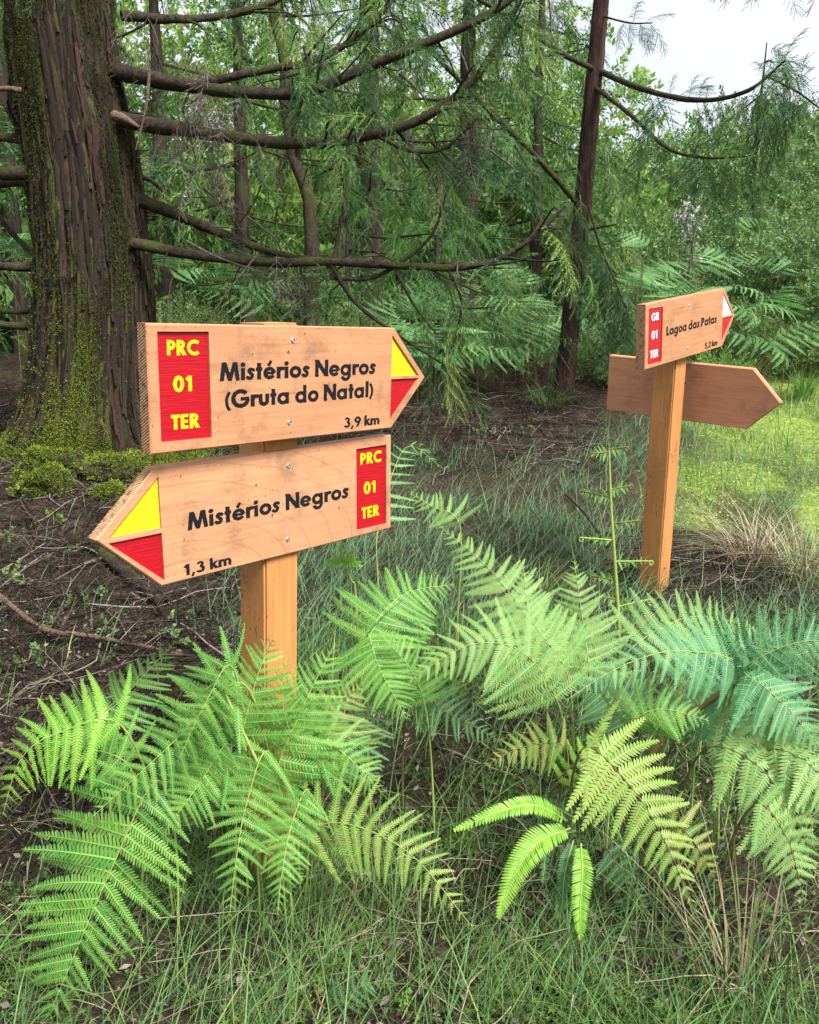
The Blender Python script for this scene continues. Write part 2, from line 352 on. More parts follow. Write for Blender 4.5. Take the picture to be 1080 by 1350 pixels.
# ------------------------------------------------------------------ lettering (geometric bold sans built from strokes)
def _seg(X, Y, x0, y0, x1, y1, w):
    dx, dy = x1 - x0, y1 - y0; L = math.hypot(dx, dy); ux, uy = dx / L, dy / L
    a = (X - x0) * ux + (Y - y0) * uy; b = -(X - x0) * uy + (Y - y0) * ux
    return np.maximum(np.abs(a - L / 2) - L / 2, np.abs(b) - w / 2)
def _arc(X, Y, cx, cy, r, w, a0, a1):
    d = np.abs(np.hypot(X - cx, Y - cy) - (r - w / 2)) - w / 2
    if a1 - a0 >= 360: return d
    an = np.degrees(np.arctan2(Y - cy, X - cx)); mid = (a0 + a1) / 2; half = (a1 - a0) / 2
    da = np.abs((an - mid + 180) % 360 - 180) - half
    return np.maximum(d, np.radians(da) * np.hypot(X - cx, Y - cy))
def _ell(X, Y, cx, cy, rx, ry, w, wv=None):
    wv = wv or w * .92
    o = (np.hypot((X - cx) / rx, (Y - cy) / ry) - 1) * min(rx, ry); i = (np.hypot((X - cx) / (rx - w), (Y - cy) / (ry - wv)) - 1) * min(rx - w, ry - wv)
    return np.maximum(o, -i)
def _poly(X, Y, pts, w):
    d = None
    for (x0, y0), (x1, y1) in zip(pts[:-1], pts[1:]):
        t = np.clip(((X - x0) * (x1 - x0) + (Y - y0) * (y1 - y0)) / ((x1 - x0) ** 2 + (y1 - y0) ** 2), 0, 1)
        e = np.hypot(X - x0 - t * (x1 - x0), Y - y0 - t * (y1 - y0)) - w / 2; d = e if d is None else np.minimum(d, e)
    return d
XH = .66
def _bezs(p, n=14): return [tuple(q) for q in catmull([(a, b, 0) for a, b in p], n)[:, :2]]
GL = {  # char: (advance, [primitives], ymin clip, ymax clip)
 'M': (1.08, [('s', .10, -.1, .25, 1.1, .18), ('s', .235, 1.1, .54, .0, .17), ('s', .54, .0, .845, 1.1, .17), ('s', .83, 1.1, .98, -.1, .18)], 0, 1),
 'N': (.86, [('s', .1, 0, .1, 1, .19), ('s', .74, 0, .74, 1, .19), ('s', .06, 1.06, .78, -.06, .21)], 0, 1),
 'P': (.62, [('s', .1, 0, .1, 1, .2), ('a', .27, .69, .31, .19, -90, 90), ('s', .1, .905, .275, .905, .19), ('s', .1, .475, .275, .475, .19)], 0, 1),
 'R': (.68, [('s', .1, 0, .1, 1, .2), ('a', .27, .71, .29, .19, -90, 90), ('s', .1, .905, .275, .905, .19), ('s', .1, .515, .275, .515, .19), ('s', .24, .52, .6, -.1, .22)], 0, 1),
 'C': (.82, [('a', .52, .5, .52, .2, 48, 312)], -.02, 1.02),
 'G': (1.04, [('a', .52, .5, .52, .2, 42, 352), ('s', .54, .475, 1.0, .475, .16)], -.02, 1.02),
 'T': (.56, [('s', 0, .905, .54, .905, .19), ('s', .27, 0, .27, 1, .2)], 0, 1),
 'E': (.54, [('s', .1, 0, .1, 1, .2), ('s', .1, .91, .48, .91, .18), ('s', .1, .5, .46, .5, .17), ('s', .1, .09, .48, .09, .18)], 0, 1),
 'L': (.5, [('s', .1, 0, .1, 1, .2), ('s', .1, .09, .46, .09, .18)], 0, 1),
 '0': (.66, [('e', .32, .5, .31, .52, .19)], -.02, 1.02),
 '1': (.46, [('s', .28, 0, .28, 1, .19), ('s', .06, .76, .3, .98, .17)], 0, 1),
 '2': (.62, [('a', .3, .69, .31, .17, -35, 165), ('s', .53, .58, .1, .06, .17), ('s', .02, .08, .6, .08, .16)], 0, 1),
 '3': (.6, [('a', .27, .75, .25, .16, -90, 155), ('a', .27, .29, .31, .17, -155, 85)], -.02, 1),
 '5': (.6, [('s', .14, .92, .54, .92, .16), ('s', .2, .98, .15, .5, .15), ('a', .26, .33, .33, .17, -145, 125)], -.02, 1),
 '9': (.64, [('a', .31, .69, .31, .18, -180, 180), ('s', .56, .66, .24, -.06, .18)], 0, 1),
 ',': (.28, [('s', .17, .14, .05, -.2, .14)], -1, 1),
 '(': (.32, [('a', .95, .38, .9, .13, 143, 217)], -1, 2),
 ')': (.32, [('a', -.65, .38, .9, .13, -37, 37)], -1, 2),
 'i': (.25, [('s', .11, 0, .11, XH, .19), ('d', .11, .86, .115)], -.1, 2),
 'l': (.25, [('s', .11, 0, .11, 1.04, .19)], -.1, 2),
 's': (.46, [('k', [(.37, .54), (.28, .585), (.17, .575), (.12, .48), (.18, .385), (.28, .32), (.31, .21), (.25, .095), (.14, .07), (.04, .13)], .155)], -.02, .68),
 't': (.36, [('s', .165, 0, .165, .92, .19), ('s', 0, .58, .34, .58, .15)], 0, 2),
 'e': (.7, [('a', .34, .33, .345, .175, 0, 322), ('s', .1, .33, .6, .33, .12)], -.02, .7),
 'r': (.4, [('s', .1, 0, .1, XH, .19), ('k', [(.13, .38), (.17, .5), (.25, .575), (.37, .57)], .18)], 0, .68),
 'o': (.7, [('a', .34, .33, .345, .18, -180, 180)], -.02, .7),
 'g': (.76, [('a', .34, .33, .345, .175, -180, 180), ('s', .6, -.06, .6, XH, .18), ('a', .36, -.03, .33, .165, 195, 360)], -.5, .7),
 'u': (.64, [('s', .1, .28, .1, XH, .19), ('s', .5, .28, .5, XH, .19), ('a', .3, .28, .295, .19, 180, 360)], -.02, .66),
 'a': (.76, [('a', .34, .33, .345, .175, -180, 180), ('s', .6, 0, .6, XH, .18)], -.02, .7),
 'd': (.76, [('a', .34, .33, .345, .175, -180, 180), ('s', .6, 0, .6, 1.04, .18)], -.02, 1.04),
 'k': (.56, [('s', .1, 0, .1, 1.04, .19), ('s', .12, .26, .5, .72, .17), ('s', .2, .4, .56, -.06, .19)], 0, 1.04),
 'm': (.98, [('s', .1, 0, .1, XH, .19), ('s', .47, 0, .47, .4, .18), ('s', .84, 0, .84, .4, .18), ('a', .285, .39, .28, .175, 0, 180), ('a', .655, .39, .28, .175, 0, 180)], 0, .68),
}
GL['é'] = (.7, GL['e'][1] + [('s', .27, .76, .43, 1.02, .14)], -.02, 1.2)
def clip_y(ch): return XH if ch in 'k' else None
_gc = {}
def glyph(ch):
    if ch in _gc: return _gc[ch]
    adv, prims, y0, y1 = GL[ch]; h = .026
    xs = np.arange(-.12, adv + .14, h); ys = np.arange(-.42, 1.16, h)
    X, Y = np.meshgrid(xs, ys, indexing='ij'); d = np.full(X.shape, 9.)
    for p in prims:
        k = p[0]
        e = {'s': lambda: _seg(X, Y, *p[1:]), 'a': lambda: _arc(X, Y, *p[1:]), 'e': lambda: _ell(X, Y, *p[1:]),
             'd': lambda: np.hypot(X - p[1], Y - p[2]) - p[3], 'k': lambda: _poly(X, Y, _bezs(p[1]), p[2])}[k]()
        if ch == 'k' and p[1] != .1: e = np.maximum(e, Y - XH)
        d = np.minimum(d, e)
    d = np.maximum(np.maximum(d, y0 - Y), Y - y1)
    d = d - .02 + .03 * (vnoise(X * 22, Y * 22, ord(ch)) - .5)
    V, Fc = [], []
    nx, ny = d.shape; ins = d < 0
    def add(poly):
        b = len(V); V.extend(poly); Fc.append(tuple(range(b, b + len(poly))))
    for j in range(ny - 1):
        run = None
        for i in range(nx - 1):
            c = [(i, j), (i + 1, j), (i + 1, j + 1), (i, j + 1)]; s = [ins[q] for q in c]
            if all(s):
                if run is None: run = i
                continue
            if run is not None: add([(xs[run], ys[j]), (xs[i], ys[j]), (xs[i], ys[j + 1]), (xs[run], ys[j + 1])]); run = None
            if not any(s): continue
            poly = []
            for k in range(4):
                a, b = c[k], c[(k + 1) % 4]
                if ins[a]: poly.append((xs[a[0]], ys[a[1]]))
                if ins[a] != ins[b]:
                    t = d[a] / (d[a] - d[b]); poly.append((xs[a[0]] + t * (xs[b[0]] - xs[a[0]]), ys[a[1]] + t * (ys[b[1]] - ys[a[1]])))
            if len(poly) > 2: add(poly)
    _gc[ch] = (adv, V, Fc); return _gc[ch]
def lettering(text, x0, x1, zb, cap, depth, mat, parent, trk=.07, rise=0.0):
    tot = sum((.3 if c == ' ' else glyph(c)[0] + trk) for c in text) - trk
    sx = (x1 - x0) / tot; V, Fc = [], []; cx = 0
    for c in text:
        if c == ' ': cx += .3; continue
        adv, v, f = glyph(c); b = len(V)
        V += [(x0 + (cx + a) * sx, depth, zb + q * cap + rise * (cx + a) / tot) for a, q in v]; Fc += [tuple(b + k for k in g) for g in f]
        cx += adv + trk
    me = bpy.data.meshes.new('lettering'); me.from_pydata(V, [], Fc); me.materials.append(mat)
    return link('lettering', me, parent)

# ------------------------------------------------------------------ sign boards
def offset_poly(P, d):
    n = len(P); out = []
    for i in range(n):
        a, b, c = Vector(P[i - 1]), Vector(P[i]), Vector(P[(i + 1) % n])
        e1 = (b - a).normalized(); e2 = (c - b).normalized(); n1 = Vector((-e1.y, e1.x)); n2 = Vector((-e2.y, e2.x))
        m = (n1 + n2).normalized(); out.append(b + m * (d / max(.3, m.dot(n1))))
    return out
def ccw(P):
    s = sum(P[i - 1][0] * P[i][1] - P[i][0] * P[i - 1][1] for i in range(len(P)))
    return P if s > 0 else P[::-1]
def board(parent, m4, outline, t, holes, mat, fdepth=.004):
    outl = ccw(outline); inner = offset_poly(outl, .0022); n = len(outl); hs = [ccw(h) for h in holes]
    V, Fc, mi = [], [], []
    polys = [[Vector((p[0], p[1], 0)) for p in inner]] + [[Vector((p[0], p[1], 0)) for p in h] for h in hs]
    flat = [p for q in polys for p in q]
    V += [(p.x, 0, p.y) for p in flat]
    for tri in tessellate_polygon(polys): Fc.append(tuple(tri)); mi.append(0)
    def ring(pts, y):
        b = len(V); V.extend((p[0], y, p[1]) for p in pts); return b
    a = ring(inner, 0); b = ring(outl, .0022); c = ring(outl, t - .002); d = ring(offset_poly(outl, .002), t)
    for i in range(n):
        j = (i + 1) % n; horiz = abs(outl[i][1] - outl[j][1]) < 1e-4
        Fc.append((a + i, a + j, b + j, b + i)); mi.append(0)
        Fc.append((b + i, b + j, c + j, c + i)); mi.append(0 if horiz else 1)
        Fc.append((c + i, c + j, d + j, d + i)); mi.append(0)
    Fc.append(tuple(d + i for i in range(n))); mi.append(0)
    for h in hs:
        k = len(h); a = ring(h, 0); b = ring(h, fdepth)
        for i in range(k): j = (i + 1) % k; Fc.append((a + i, b + i, b + j, a + j)); mi.append(0)
    me = bpy.data.meshes.new('board'); me.from_pydata([tuple(v) for v in V], [], Fc)
    me.materials.append(mat); me.materials.append(M['end'])
    me.polygons.foreach_set('material_index', mi)
    import bmesh
    bm = bmesh.new(); bm.from_mesh(me); bmesh.ops.remove_doubles(bm, verts=bm.verts, dist=1e-6); bmesh.ops.recalc_face_normals(bm, faces=bm.faces); bm.to_mesh(me); bm.free()
    return link('board', me, parent, m4)
def inlay(name, parent, pts, depth, mat):
    P = ccw(pts); me = bpy.data.meshes.new(name); me.from_pydata([(p[0], depth, p[1]) for p in P], [], [tuple(range(len(P)))]); me.materials.append(mat)
    return link(name, me, parent)
def screw(parent, x, z):
    n = 14; V = [(x, -.0008, z)]; Fc = []
    for r, y in ((.0016, -.0016), (.0038, -.0018), (.0052, -.0002)):
        V += [(x + r * math.cos(2 * math.pi * i / n), y, z + r * math.sin(2 * math.pi * i / n)) for i in range(n)]
    for i in range(n):
        j = (i + 1) % n; Fc.append((0, 1 + i, 1 + j)); Fc.append((1 + i, 1 + n + i, 1 + n + j, 1 + j)); Fc.append((1 + n + i, 1 + 2 * n + i, 1 + 2 * n + j, 1 + n + j))
    me = bpy.data.meshes.new('screw'); me.from_pydata(V, [], Fc); me.materials.append(M['steel']); link('screw', me, parent)
def frame4(pos, a, z, base):
    a = Vector(a).normalized(); z = Vector(z); y = z.cross(a).normalized(); z = a.cross(y)
    m = Matrix((a, y, z)).transposed().to_4x4(); m.translation = Vector(pos) - Vector(base); return m
def post(parent, center, z, a, s, z0, z1, base):
    """square post through `center` along axis z, from height z0 to z1"""
    z = Vector(z).normalized(); m = frame4(center, a, z, base); c = Vector(center)
    lo, hi = (z0 - c.z) / z.z, (z1 - c.z) / z.z
    import bmesh
    bm = bmesh.new(); bmesh.ops.create_cube(bm, size=1)
    for v in bm.verts: v.co = Vector((v.co.x * s, v.co.y * s, lo if v.co.z < 0 else hi + v.co.x * .004))
    bmesh.ops.bevel(bm, geom=[e for e in bm.edges], offset=.0045, segments=2, affect='EDGES')
    for f in bm.faces:
        if f.normal.z > .9: f.material_index = 1
    me = bpy.data.meshes.new('post'); bm.to_mesh(me); bm.free(); me.materials.append(M['post']); me.materials.append(M['end'])
    return link('post', me, parent, m)
def arrow(kind, L, T, h): return [(0, h / 2), (0, -h / 2), (L, -h / 2), (L + T, 0), (L, h / 2)] if kind == 'R' else [(0, h / 2), (0, -h / 2), (-L, -h / 2), (-L - T, 0), (-L, h / 2)]
BH, FD = .215, .0045
# near sign
b1 = (-.2955, 1.6645, gz(-.2955, 1.6645))
S1 = thing('signpost', 'orange wooden signpost carrying two trail boards lettered in black, yellow and red', 'signpost', b1)
zl = (.022, -.045, .9985)
post(S1, (-.290, 1.658, .80), zl, (.678, .735, 0), .087, b1[2] - .25, 1.187, b1)
RP = [(.0195, .0945), (.1195, .0955), (.1215, -.0890), (.0205, -.0885)]
YE, RE = [(.5825, .0932), (.6735, .0048), (.5825, .0048)], [(.5830, -.0008), (.6745, -.0008), (.5830, -.0915)]
bA = board(S1, frame4((-.429, 1.3631, 1.0689), (.6682, .744, .0086), (.0374, -.0451, .9983), b1), arrow('R', .5883, .1069, BH), .030, [RP, YE, RE], M['board'], FD)
inlay('red_panel', bA, RP, FD, M['red']); inlay('arrow_mark', bA, YE, FD, M['yellow']); inlay('arrow_mark', bA, RE, FD, M['red'])
lettering('PRC', .0395, .1005, .0560, .0245, FD - .0006, M['yellow'], bA); lettering('01', .0490, .0880, -.0050, .0255, FD - .0006, M['yellow'], bA); lettering('TER', .0435, .1000, -.0690, .0245, FD - .0006, M['yellow'], bA)
lettering('Mistérios Negros', .1400, .5340, .0105, .0315, -.0004, M['black'], bA, rise=.002)
lettering('(Gruta do Natal)', .1495, .5300, -.0385, .0315, -.0004, M['black'], bA, rise=.003)
lettering('3,9 km', .4455, .5505, -.0955, .0205, -.0004, M['black'], bA)
screw(bA, .3075, .0805); screw(bA, .2990, -.0750)
RP = [(-.1075, .0878), (-.0155, .0878), (-.0155, -.0945), (-.1075, -.0935)]
YE, RE = [(-.578, .0920), (-.6770, -.0005), (-.578, -.0005)], [(-.6785, -.0095), (-.578, -.0095), (-.578, -.0985)]
bB = board(S1, frame4((-.0414, 1.8407, .8411), (.6873, .7259, .0266), (.0093, -.0454, .9989), b1), arrow('L', .5849, .1149, BH), .030, [RP, YE, RE], M['board_rings'], FD)
inlay('red_panel', bB, RP, FD, M['red']); inlay('arrow_mark', bB, YE, FD, M['yellow']); inlay('arrow_mark', bB, RE, FD, M['red'])
lettering('PRC', -.0915, -.0285, .0510, .0245, FD - .0006, M['yellow'], bB); lettering('01', -.0820, -.0440, -.0160, .0255, FD - .0006, M['yellow'], bB); lettering('TER', -.0885, -.0340, -.0710, .0245, FD - .0006, M['yellow'], bB)
lettering('Mistérios Negros', -.5265, -.1305, -.0145, .0320, -.0004, M['black'], bB)
lettering('1,3 km', -.5390, -.4350, -.0985, .0205, -.0004, M['black'], bB)
screw(bB, -.2920, .0745); screw(bB, -.2985, -.0768)
# far sign
zr = (-.048, -.138, .99)
pc = (.970, 3.122, .76)
bx_, by_ = pc[0] + .048 * .6, pc[1] + .138 * .6
b2 = (bx_, by_, gz(bx_, by_))
S2 = thing('signpost', 'leaning orange signpost with a red and white marked board above a blank reversed board', 'signpost', b2)
post(S2, pc, zr, (.70, .71, .09), .087, b2[2] - .25, 1.300, b2)
RP = [(.0200, .0915), (.1180, .0890), (.1150, -.0955), (.0190, -.0930)]
YE, RE = [(.5920, .0945), (.6870, .0042), (.5935, .0042)], [(.5930, -.0005), (.6880, -.0010), (.5940, -.0876)]
bC = board(S2, frame4((.784, 2.7892, 1.1779), (.6885, .7124, .1358), (-.0709, -.1202, .9902), b2), arrow('R', .6023, .1021, BH), .036, [RP, YE, RE], M['board_far'], .003)
inlay('red_panel', bC, RP, .003, M['red']); inlay('arrow_mark', bC, YE, .003, M['white']); inlay('arrow_mark', bC, RE, .003, M['red'])
lettering('GR', .0445, .0960, .0490, .0245, .0024, M['white'], bC); lettering('01', .0465, .0880, -.0115, .0260, .0024, M['white'], bC); lettering('TER', .0390, .0960, -.0745, .0248, .0024, M['white'], bC)
lettering('Lagoa das Patas', .1455, .5425, -.0110, .0305, -.0006, M['black'], bC)
lettering('5,2 km', .4480, .5580, -.0965, .0215, -.0006, M['black'], bC)
screw(bC, .3130, .0738); screw(bC, .3115, -.0740)
k = 1.032; cc = Vector((0, 0, CAM_H)); pD = cc + (Vector((.7804, 3.2701, 1.013)) - cc) * k
bD = board(S2, frame4(pD, (.7548, -.6507, -.0833), (-.0252, -.1557, .9875), b2), arrow('R', .5514 * k, .1054 * k, BH * k), .028, [], M['board_back'])
bD['label'] = 'blank reverse of the lower board'
kn = []
for i in range(10): kn.append((.318 + .0065 * math.cos(i * .628), .032 + .009 * math.sin(i * .628)))
inlay('knot', bD, kn, -.0005, M['black'])

# ------------------------------------------------------------------ foliage templates
def spray_tpl(ncord, st, seed, droop=.35, wn=.022, clen=(.26, .42), hang=.6, fwd=(.55, .95)):
    """a cedar spray: axis along +X, side cords set with awl needles"""
    r = np.random.default_rng(seed); V, T = [], []
    def cord(p0, d, L, dr):
        sv = unit(np.cross(d, r.normal(size=3))); pts = [p0 + d * L * u + np.array([0, 0, -dr * L * u * u]) for u in np.linspace(0, 1, st + 1)]
        for a in range(st):
            p, q = pts[a], pts[a + 1]; ww = wn * (1.0 if a < st - 1 else .6)
            b = len(V); t = q - p
            V.extend([p - t * .1 - sv * wn * .18, p - t * .1 + sv * wn * .18, q + sv * ww + t * .25, q - sv * ww + t * .25, q + t * .1])
            T.extend([(b, b + 1, b + 2), (b + 1, b, b + 3), (b, b + 1, b + 4)])
    for i in range(ncord):
        u = .08 + .9 * (i + .5) / ncord; s = 1 if i % 2 else -1
        p = np.array([u, 0, -droop * u * u]); f = r.uniform(*fwd)
        d = unit(np.array([math.cos(f), s * math.sin(f), r.normal() * .25]))
        cord(p, d, r.uniform(*clen) * (1.1 - .55 * u), hang * r.uniform(.5, 1.4))
    cord(np.array([.9, 0, -droop * .81]), unit(np.array([1, 0, -droop * 1.5])), .22, .2)
    for a in range(4):
        u, v = a / 4, (a + 1) / 4; b = len(V)
        V.extend([(u, -.008, -droop * u * u), (u, .008, -droop * u * u), (v, .006, -droop * v * v)]); T.append((b, b + 1, b + 2))
    return np.array(V, float), np.array(T, int)
SPR_HI = [spray_tpl(26, 6, s) for s in (1, 2, 3)]
SPR_LO = [spray_tpl(15, 3, s, wn=.042) for s in (11, 12, 13)]
SPR_HANG = [spray_tpl(28, 6, s, droop=.5, hang=.9, clen=(.22, .44), wn=.028) for s in (21, 22, 23)]
SPR_DEAD = [spray_tpl(24, 4, s, droop=.4, hang=.9, wn=.017, clen=(.2, .4), fwd=(.4, 1.2)) for s in (31, 32, 33)]
SPR_FLAT = [spray_tpl(8, 2, s, droop=.05, hang=.05, wn=.034, clen=(.2, .45)) for s in (41, 42, 43)]
def twig_tpl(n, seed, ll=.36, lw=.13):
    r = np.random.default_rng(seed); V, T = [], []
    for i in range(n):
        u = (i + .6) / n; a = i * 2.4; d = unit(np.array([.55 + .5 * u, math.cos(a) * .9, math.sin(a) * .9]))
        p = np.array([u * .8, 0, 0]); sv = unit(np.cross(d, r.normal(size=3))); L = ll * r.uniform(.7, 1.2); b = len(V)
        V.extend([p, p + d * L * .5 + sv * lw, p + d * L, p + d * L * .5 - sv * lw]); T.extend([(b, b + 1, b + 2), (b, b + 2, b + 3)])
    return np.array(V, float), np.array(T, int)
TWIG = [twig_tpl(11, s) for s in (51, 52, 53)]
TWIG_MED = [twig_tpl(19, s, .24, .062) for s in (71, 72, 73)]
TWIG_FINE = [twig_tpl(18, s, .22, .022) for s in (61, 62, 63)]
def scatter(tpls, P, Dv, S, up=None, tints=None, rollr=.6):
    """one joined foliage mesh: templates at P pointing along Dv with size S"""
    P = np.asarray(P, float); Dv = np.asarray(Dv, float); S = np.asarray(S, float); out = []
    k = RNG.integers(0, len(tpls), len(P)); ti = RNG.random(len(P)) if tints is None else np.asarray(tints)
    roll = RNG.normal(0, rollr, len(P))
    for i, (tv, tt) in enumerate(tpls):
        m = k == i
        if not m.any(): continue
        out.append(inst(tv, tt, frames(Dv[m], None if up is None else up[m], roll[m], S[m]), P[m], ti[m]))
    return joinl(out)
def foliage(name, parent, mat, data, loc):
    V, T, I = data
    return link(name, mesh_np(name, V - np.array(loc), T, mat, tint=I), parent)

# ------------------------------------------------------------------ big mossy cedar
tb = px(112, 600, 5.15); tbase = (tb.x, tb.y, gz(tb.x, tb.y))
BIG = thing('cedar_tree', 'huge old cedar with a moss covered trunk and long bare sweeping branches', 'tree', tbase)
def big_trunk():
    n, s = 210, 230
    ctr = [px(122, 640, 5.15), px(120, 560, 5.15), px(124, 400, 5.15), px(112, 250, 5.15), px(86, 60, 5.15), px(70, -120, 5.15), px(60, -420, 5.15)]
    C = catmull(ctr, n); C[:, 1] = 5.15
    zz = C[:, 2]
    R = np.interp(zz, [.2, .55, .8, 1.4, 2.2, 3.2, 5], [.50, .42, .36, .325, .305, .275, .23])
    an = np.arange(s) / s * 2 * np.pi
    A, Z = np.meshgrid(an, zz); 
    # buttress lobes at the foot, fibrous strips above
    foot = np.exp(-np.clip(Z - .45, 0, 9) / .32)
    lob = (np.cos(A * 5 + 1.1) * .5 + np.cos(A * 3 + .4) * .5)
    ca, sa = np.cos(A), np.sin(A)
    wob = fbm(A * 2, Z * 1.2, 7) * 1.2
    strip = fbm(A * 8 + wob, Z * .8, 71, 3); s2 = fbm(A * 17 + wob * 2 + 9, Z * 1.0, 72, 3)
    fine = fbm(A * 40 + Z * .8 + wob * 3, Z * 2.2, 75, 3)
    ridg = .3 - .75 * np.exp(-(np.abs(strip - .5) / .035) ** 2) - .45 * np.exp(-(np.abs(s2 - .5) / .03) ** 2) + (strip - .5) * 1.2
    r = R[:, None] * (1 + foot * (.16 + .30 * lob)) * (1 + (ridg - .3) * .10 + (fine - .5) * .10 + (fbm(ca * 1.5 + 5, sa * 1.5 + Z * .9, 80) - .5) * .16)
    # burls and stubs
    for (a0, z0, amp, wd) in ((-1.0, 2.36, .05, .12), (-.75, 2.62, .045, .1), (-1.65, 1.55, .035, .05), (3.5, 2.5, .04, .12)):
        da = np.angle(np.exp(1j * (A - a0))); r += amp * np.exp(-((da * .38) ** 2 + (Z - z0) ** 2) / (2 * (wd * .5) ** 2))
    V = np.stack([C[:, None, 0] + r * ca, C[:, None, 1] + r * sa, Z + 0 * r], -1)
    i, j = np.meshgrid(np.arange(n - 1), np.arange(s), indexing='ij'); j2 = (j + 1) % s
    Q = np.stack([i * s + j, i * s + j2, (i + 1) * s + j2, (i + 1) * s + j], -1).reshape(-1, 4)
    me = mesh_np('trunk', V.reshape(-1, 3) - np.array(tbase), Q, M['bark_big'], smooth=True)
    link('trunk', me, BIG)
    # fibrous strips of bark lifting from the trunk
    mk = fbm(A * 1.6 + 3, Z * .9, 90, 4)
    hot = np.clip(np.exp(-((np.angle(np.exp(1j * (A + 1.5 - .18 * (Z - 1)))) / .30) ** 2)) * sstep(1.75, 1.0, Z) + .9 * sstep(.75, .5, Z) * (mk > .42), 0, 1) * np.clip((mk - .33) * 6, 0, 1)
    SV, ST, SI = [], [], []
    for q in range(1500):
        a0 = RNG.uniform(-3.6, .5); i0 = int(RNG.uniform(2, n - 40)); ln_ = int(RNG.uniform(12, 46)); wd = RNG.uniform(.006, .02); ti = RNG.beta(1.6, 1.8)
        if RNG.random() < hot[min(n - 1, i0 + ln_ // 2), int((a0 % (2 * np.pi)) / (2 * np.pi) * s) % s] * 1.3: ti = RNG.uniform(.85, 1)
        b0 = len(SV); m_ = 7; lift0, lift1 = RNG.uniform(.0, .006), RNG.uniform(.002, .022) * (RNG.random() < .5) + .003
        for e_ in range(m_):
            i_ = min(n - 1, i0 + int(ln_ * e_ / (m_ - 1))); aa = a0 + .10 * (vnoise(zz[i_] * 3, a0 * 7, 5) - .5) + .03 * RNG.normal() * .3; jj = int((aa % (2 * np.pi)) / (2 * np.pi) * s) % s
            nr = np.array([math.cos(aa), math.sin(aa), 0]); tg = np.array([-nr[1], nr[0], 0]); base_ = V[i_, jj]; lf = lift0 + (lift1 - lift0) * abs(e_ / (m_ - 1) * 2 - 1) ** 2 + .004; w2 = wd * (.35 + .65 * math.sin(math.pi * (e_ + .4) / m_))
            SV += [base_ + nr * (lf - .004) - tg * w2, base_ + nr * (lf + .004), base_ + nr * (lf - .004) + tg * w2]
        for e_ in range(m_ - 1):
            for f_ in range(2): k_ = b0 + e_ * 3 + f_; ST += [(k_, k_ + 1, k_ + 4), (k_, k_ + 4, k_ + 3)]
        SI += [ti] * (m_ * 3)
    o_ = link('bark_strips', mesh_np('bark_strips', np.array(SV) - np.array(tbase), np.array(ST), M['strip'], tint=np.array(SI)), BIG); o_['kind'] = 'stuff'
    # moss cushions clinging to the lit side: short tufts
    P, Dv, S = [], [], []
    nrm = unit(np.stack([ca, sa, 0 * ca], -1))
    mk = fbm(A * 1.6 + 3, Z * .9, 90, 4)
    band = np.exp(-((np.angle(np.exp(1j * (A + 1.55 - .12 * (Z - 1)))) / .34) ** 2)) * sstep(2.2, .9, Z) + .75 * sstep(.62, .45, Z) + .8 * np.exp(-((np.angle(np.exp(1j * (A + 1.9))) / .45) ** 2 + ((Z - 2.7) / .6) ** 2)) * .55 + .5 * np.exp(-((np.angle(np.exp(1j * (A + .75))) / .2) ** 2)) * sstep(1.2, 1.6, Z)
    w_ = np.clip((mk - .36) * 5, 0, 1) * np.clip(band * 2.6 + .12, 0, 1)
    cand = np.argwhere((RNG.random(A.shape) < w_ * 1.0) & (np.sin(A) < .5))
    for rep in range(6):
        q = V[cand[:, 0], cand[:, 1]] + RNG.normal(0, .012, (len(cand), 3)) + nrm[cand[:, 0], cand[:, 1]] * RNG.uniform(.004, .018, (len(cand), 1)); P.append(q)
        Dv.append(nrm[cand[:, 0], cand[:, 1]] + RNG.normal(0, .5, (len(cand), 3)) + [0, 0, .1]); S.append(RNG.uniform(.006, .014, len(cand)))
    cand = np.argwhere((RNG.random(A.shape) < hot) & (np.sin(A) < .4))
    for rep in range(11):
        P.append(V[cand[:, 0], cand[:, 1]] + RNG.normal(0, .010, (len(cand), 3)) + nrm[cand[:, 0], cand[:, 1]] * RNG.uniform(.004, .024, (len(cand), 1)))
        Dv.append(nrm[cand[:, 0], cand[:, 1]] + RNG.normal(0, .6, (len(cand), 3))); S.append(RNG.uniform(.006, .013, len(cand)))
    P = np.concatenate(P); Dv = np.concatenate(Dv); S = np.concatenate(S)
    tv = np.array([[0, -.25, 0], [0, .25, 0], [1, 0, .1], [0, 0, -.25], [0, 0, .25], [.9, .2, 0]], float); tt = np.array([[0, 1, 2], [3, 4, 5]])
    br = np.clip(.25 + .75 * np.exp(-((P[:, 2] - .9) / .6) ** 2) * RNG.uniform(.4, 1.1, len(P)) - .1, 0, 1)
    foliage('trunk_moss', BIG, M['moss'], scatter([(tv, tt)], P, Dv, S, tints=br), tbase)['kind'] = 'stuff'
big_trunk()
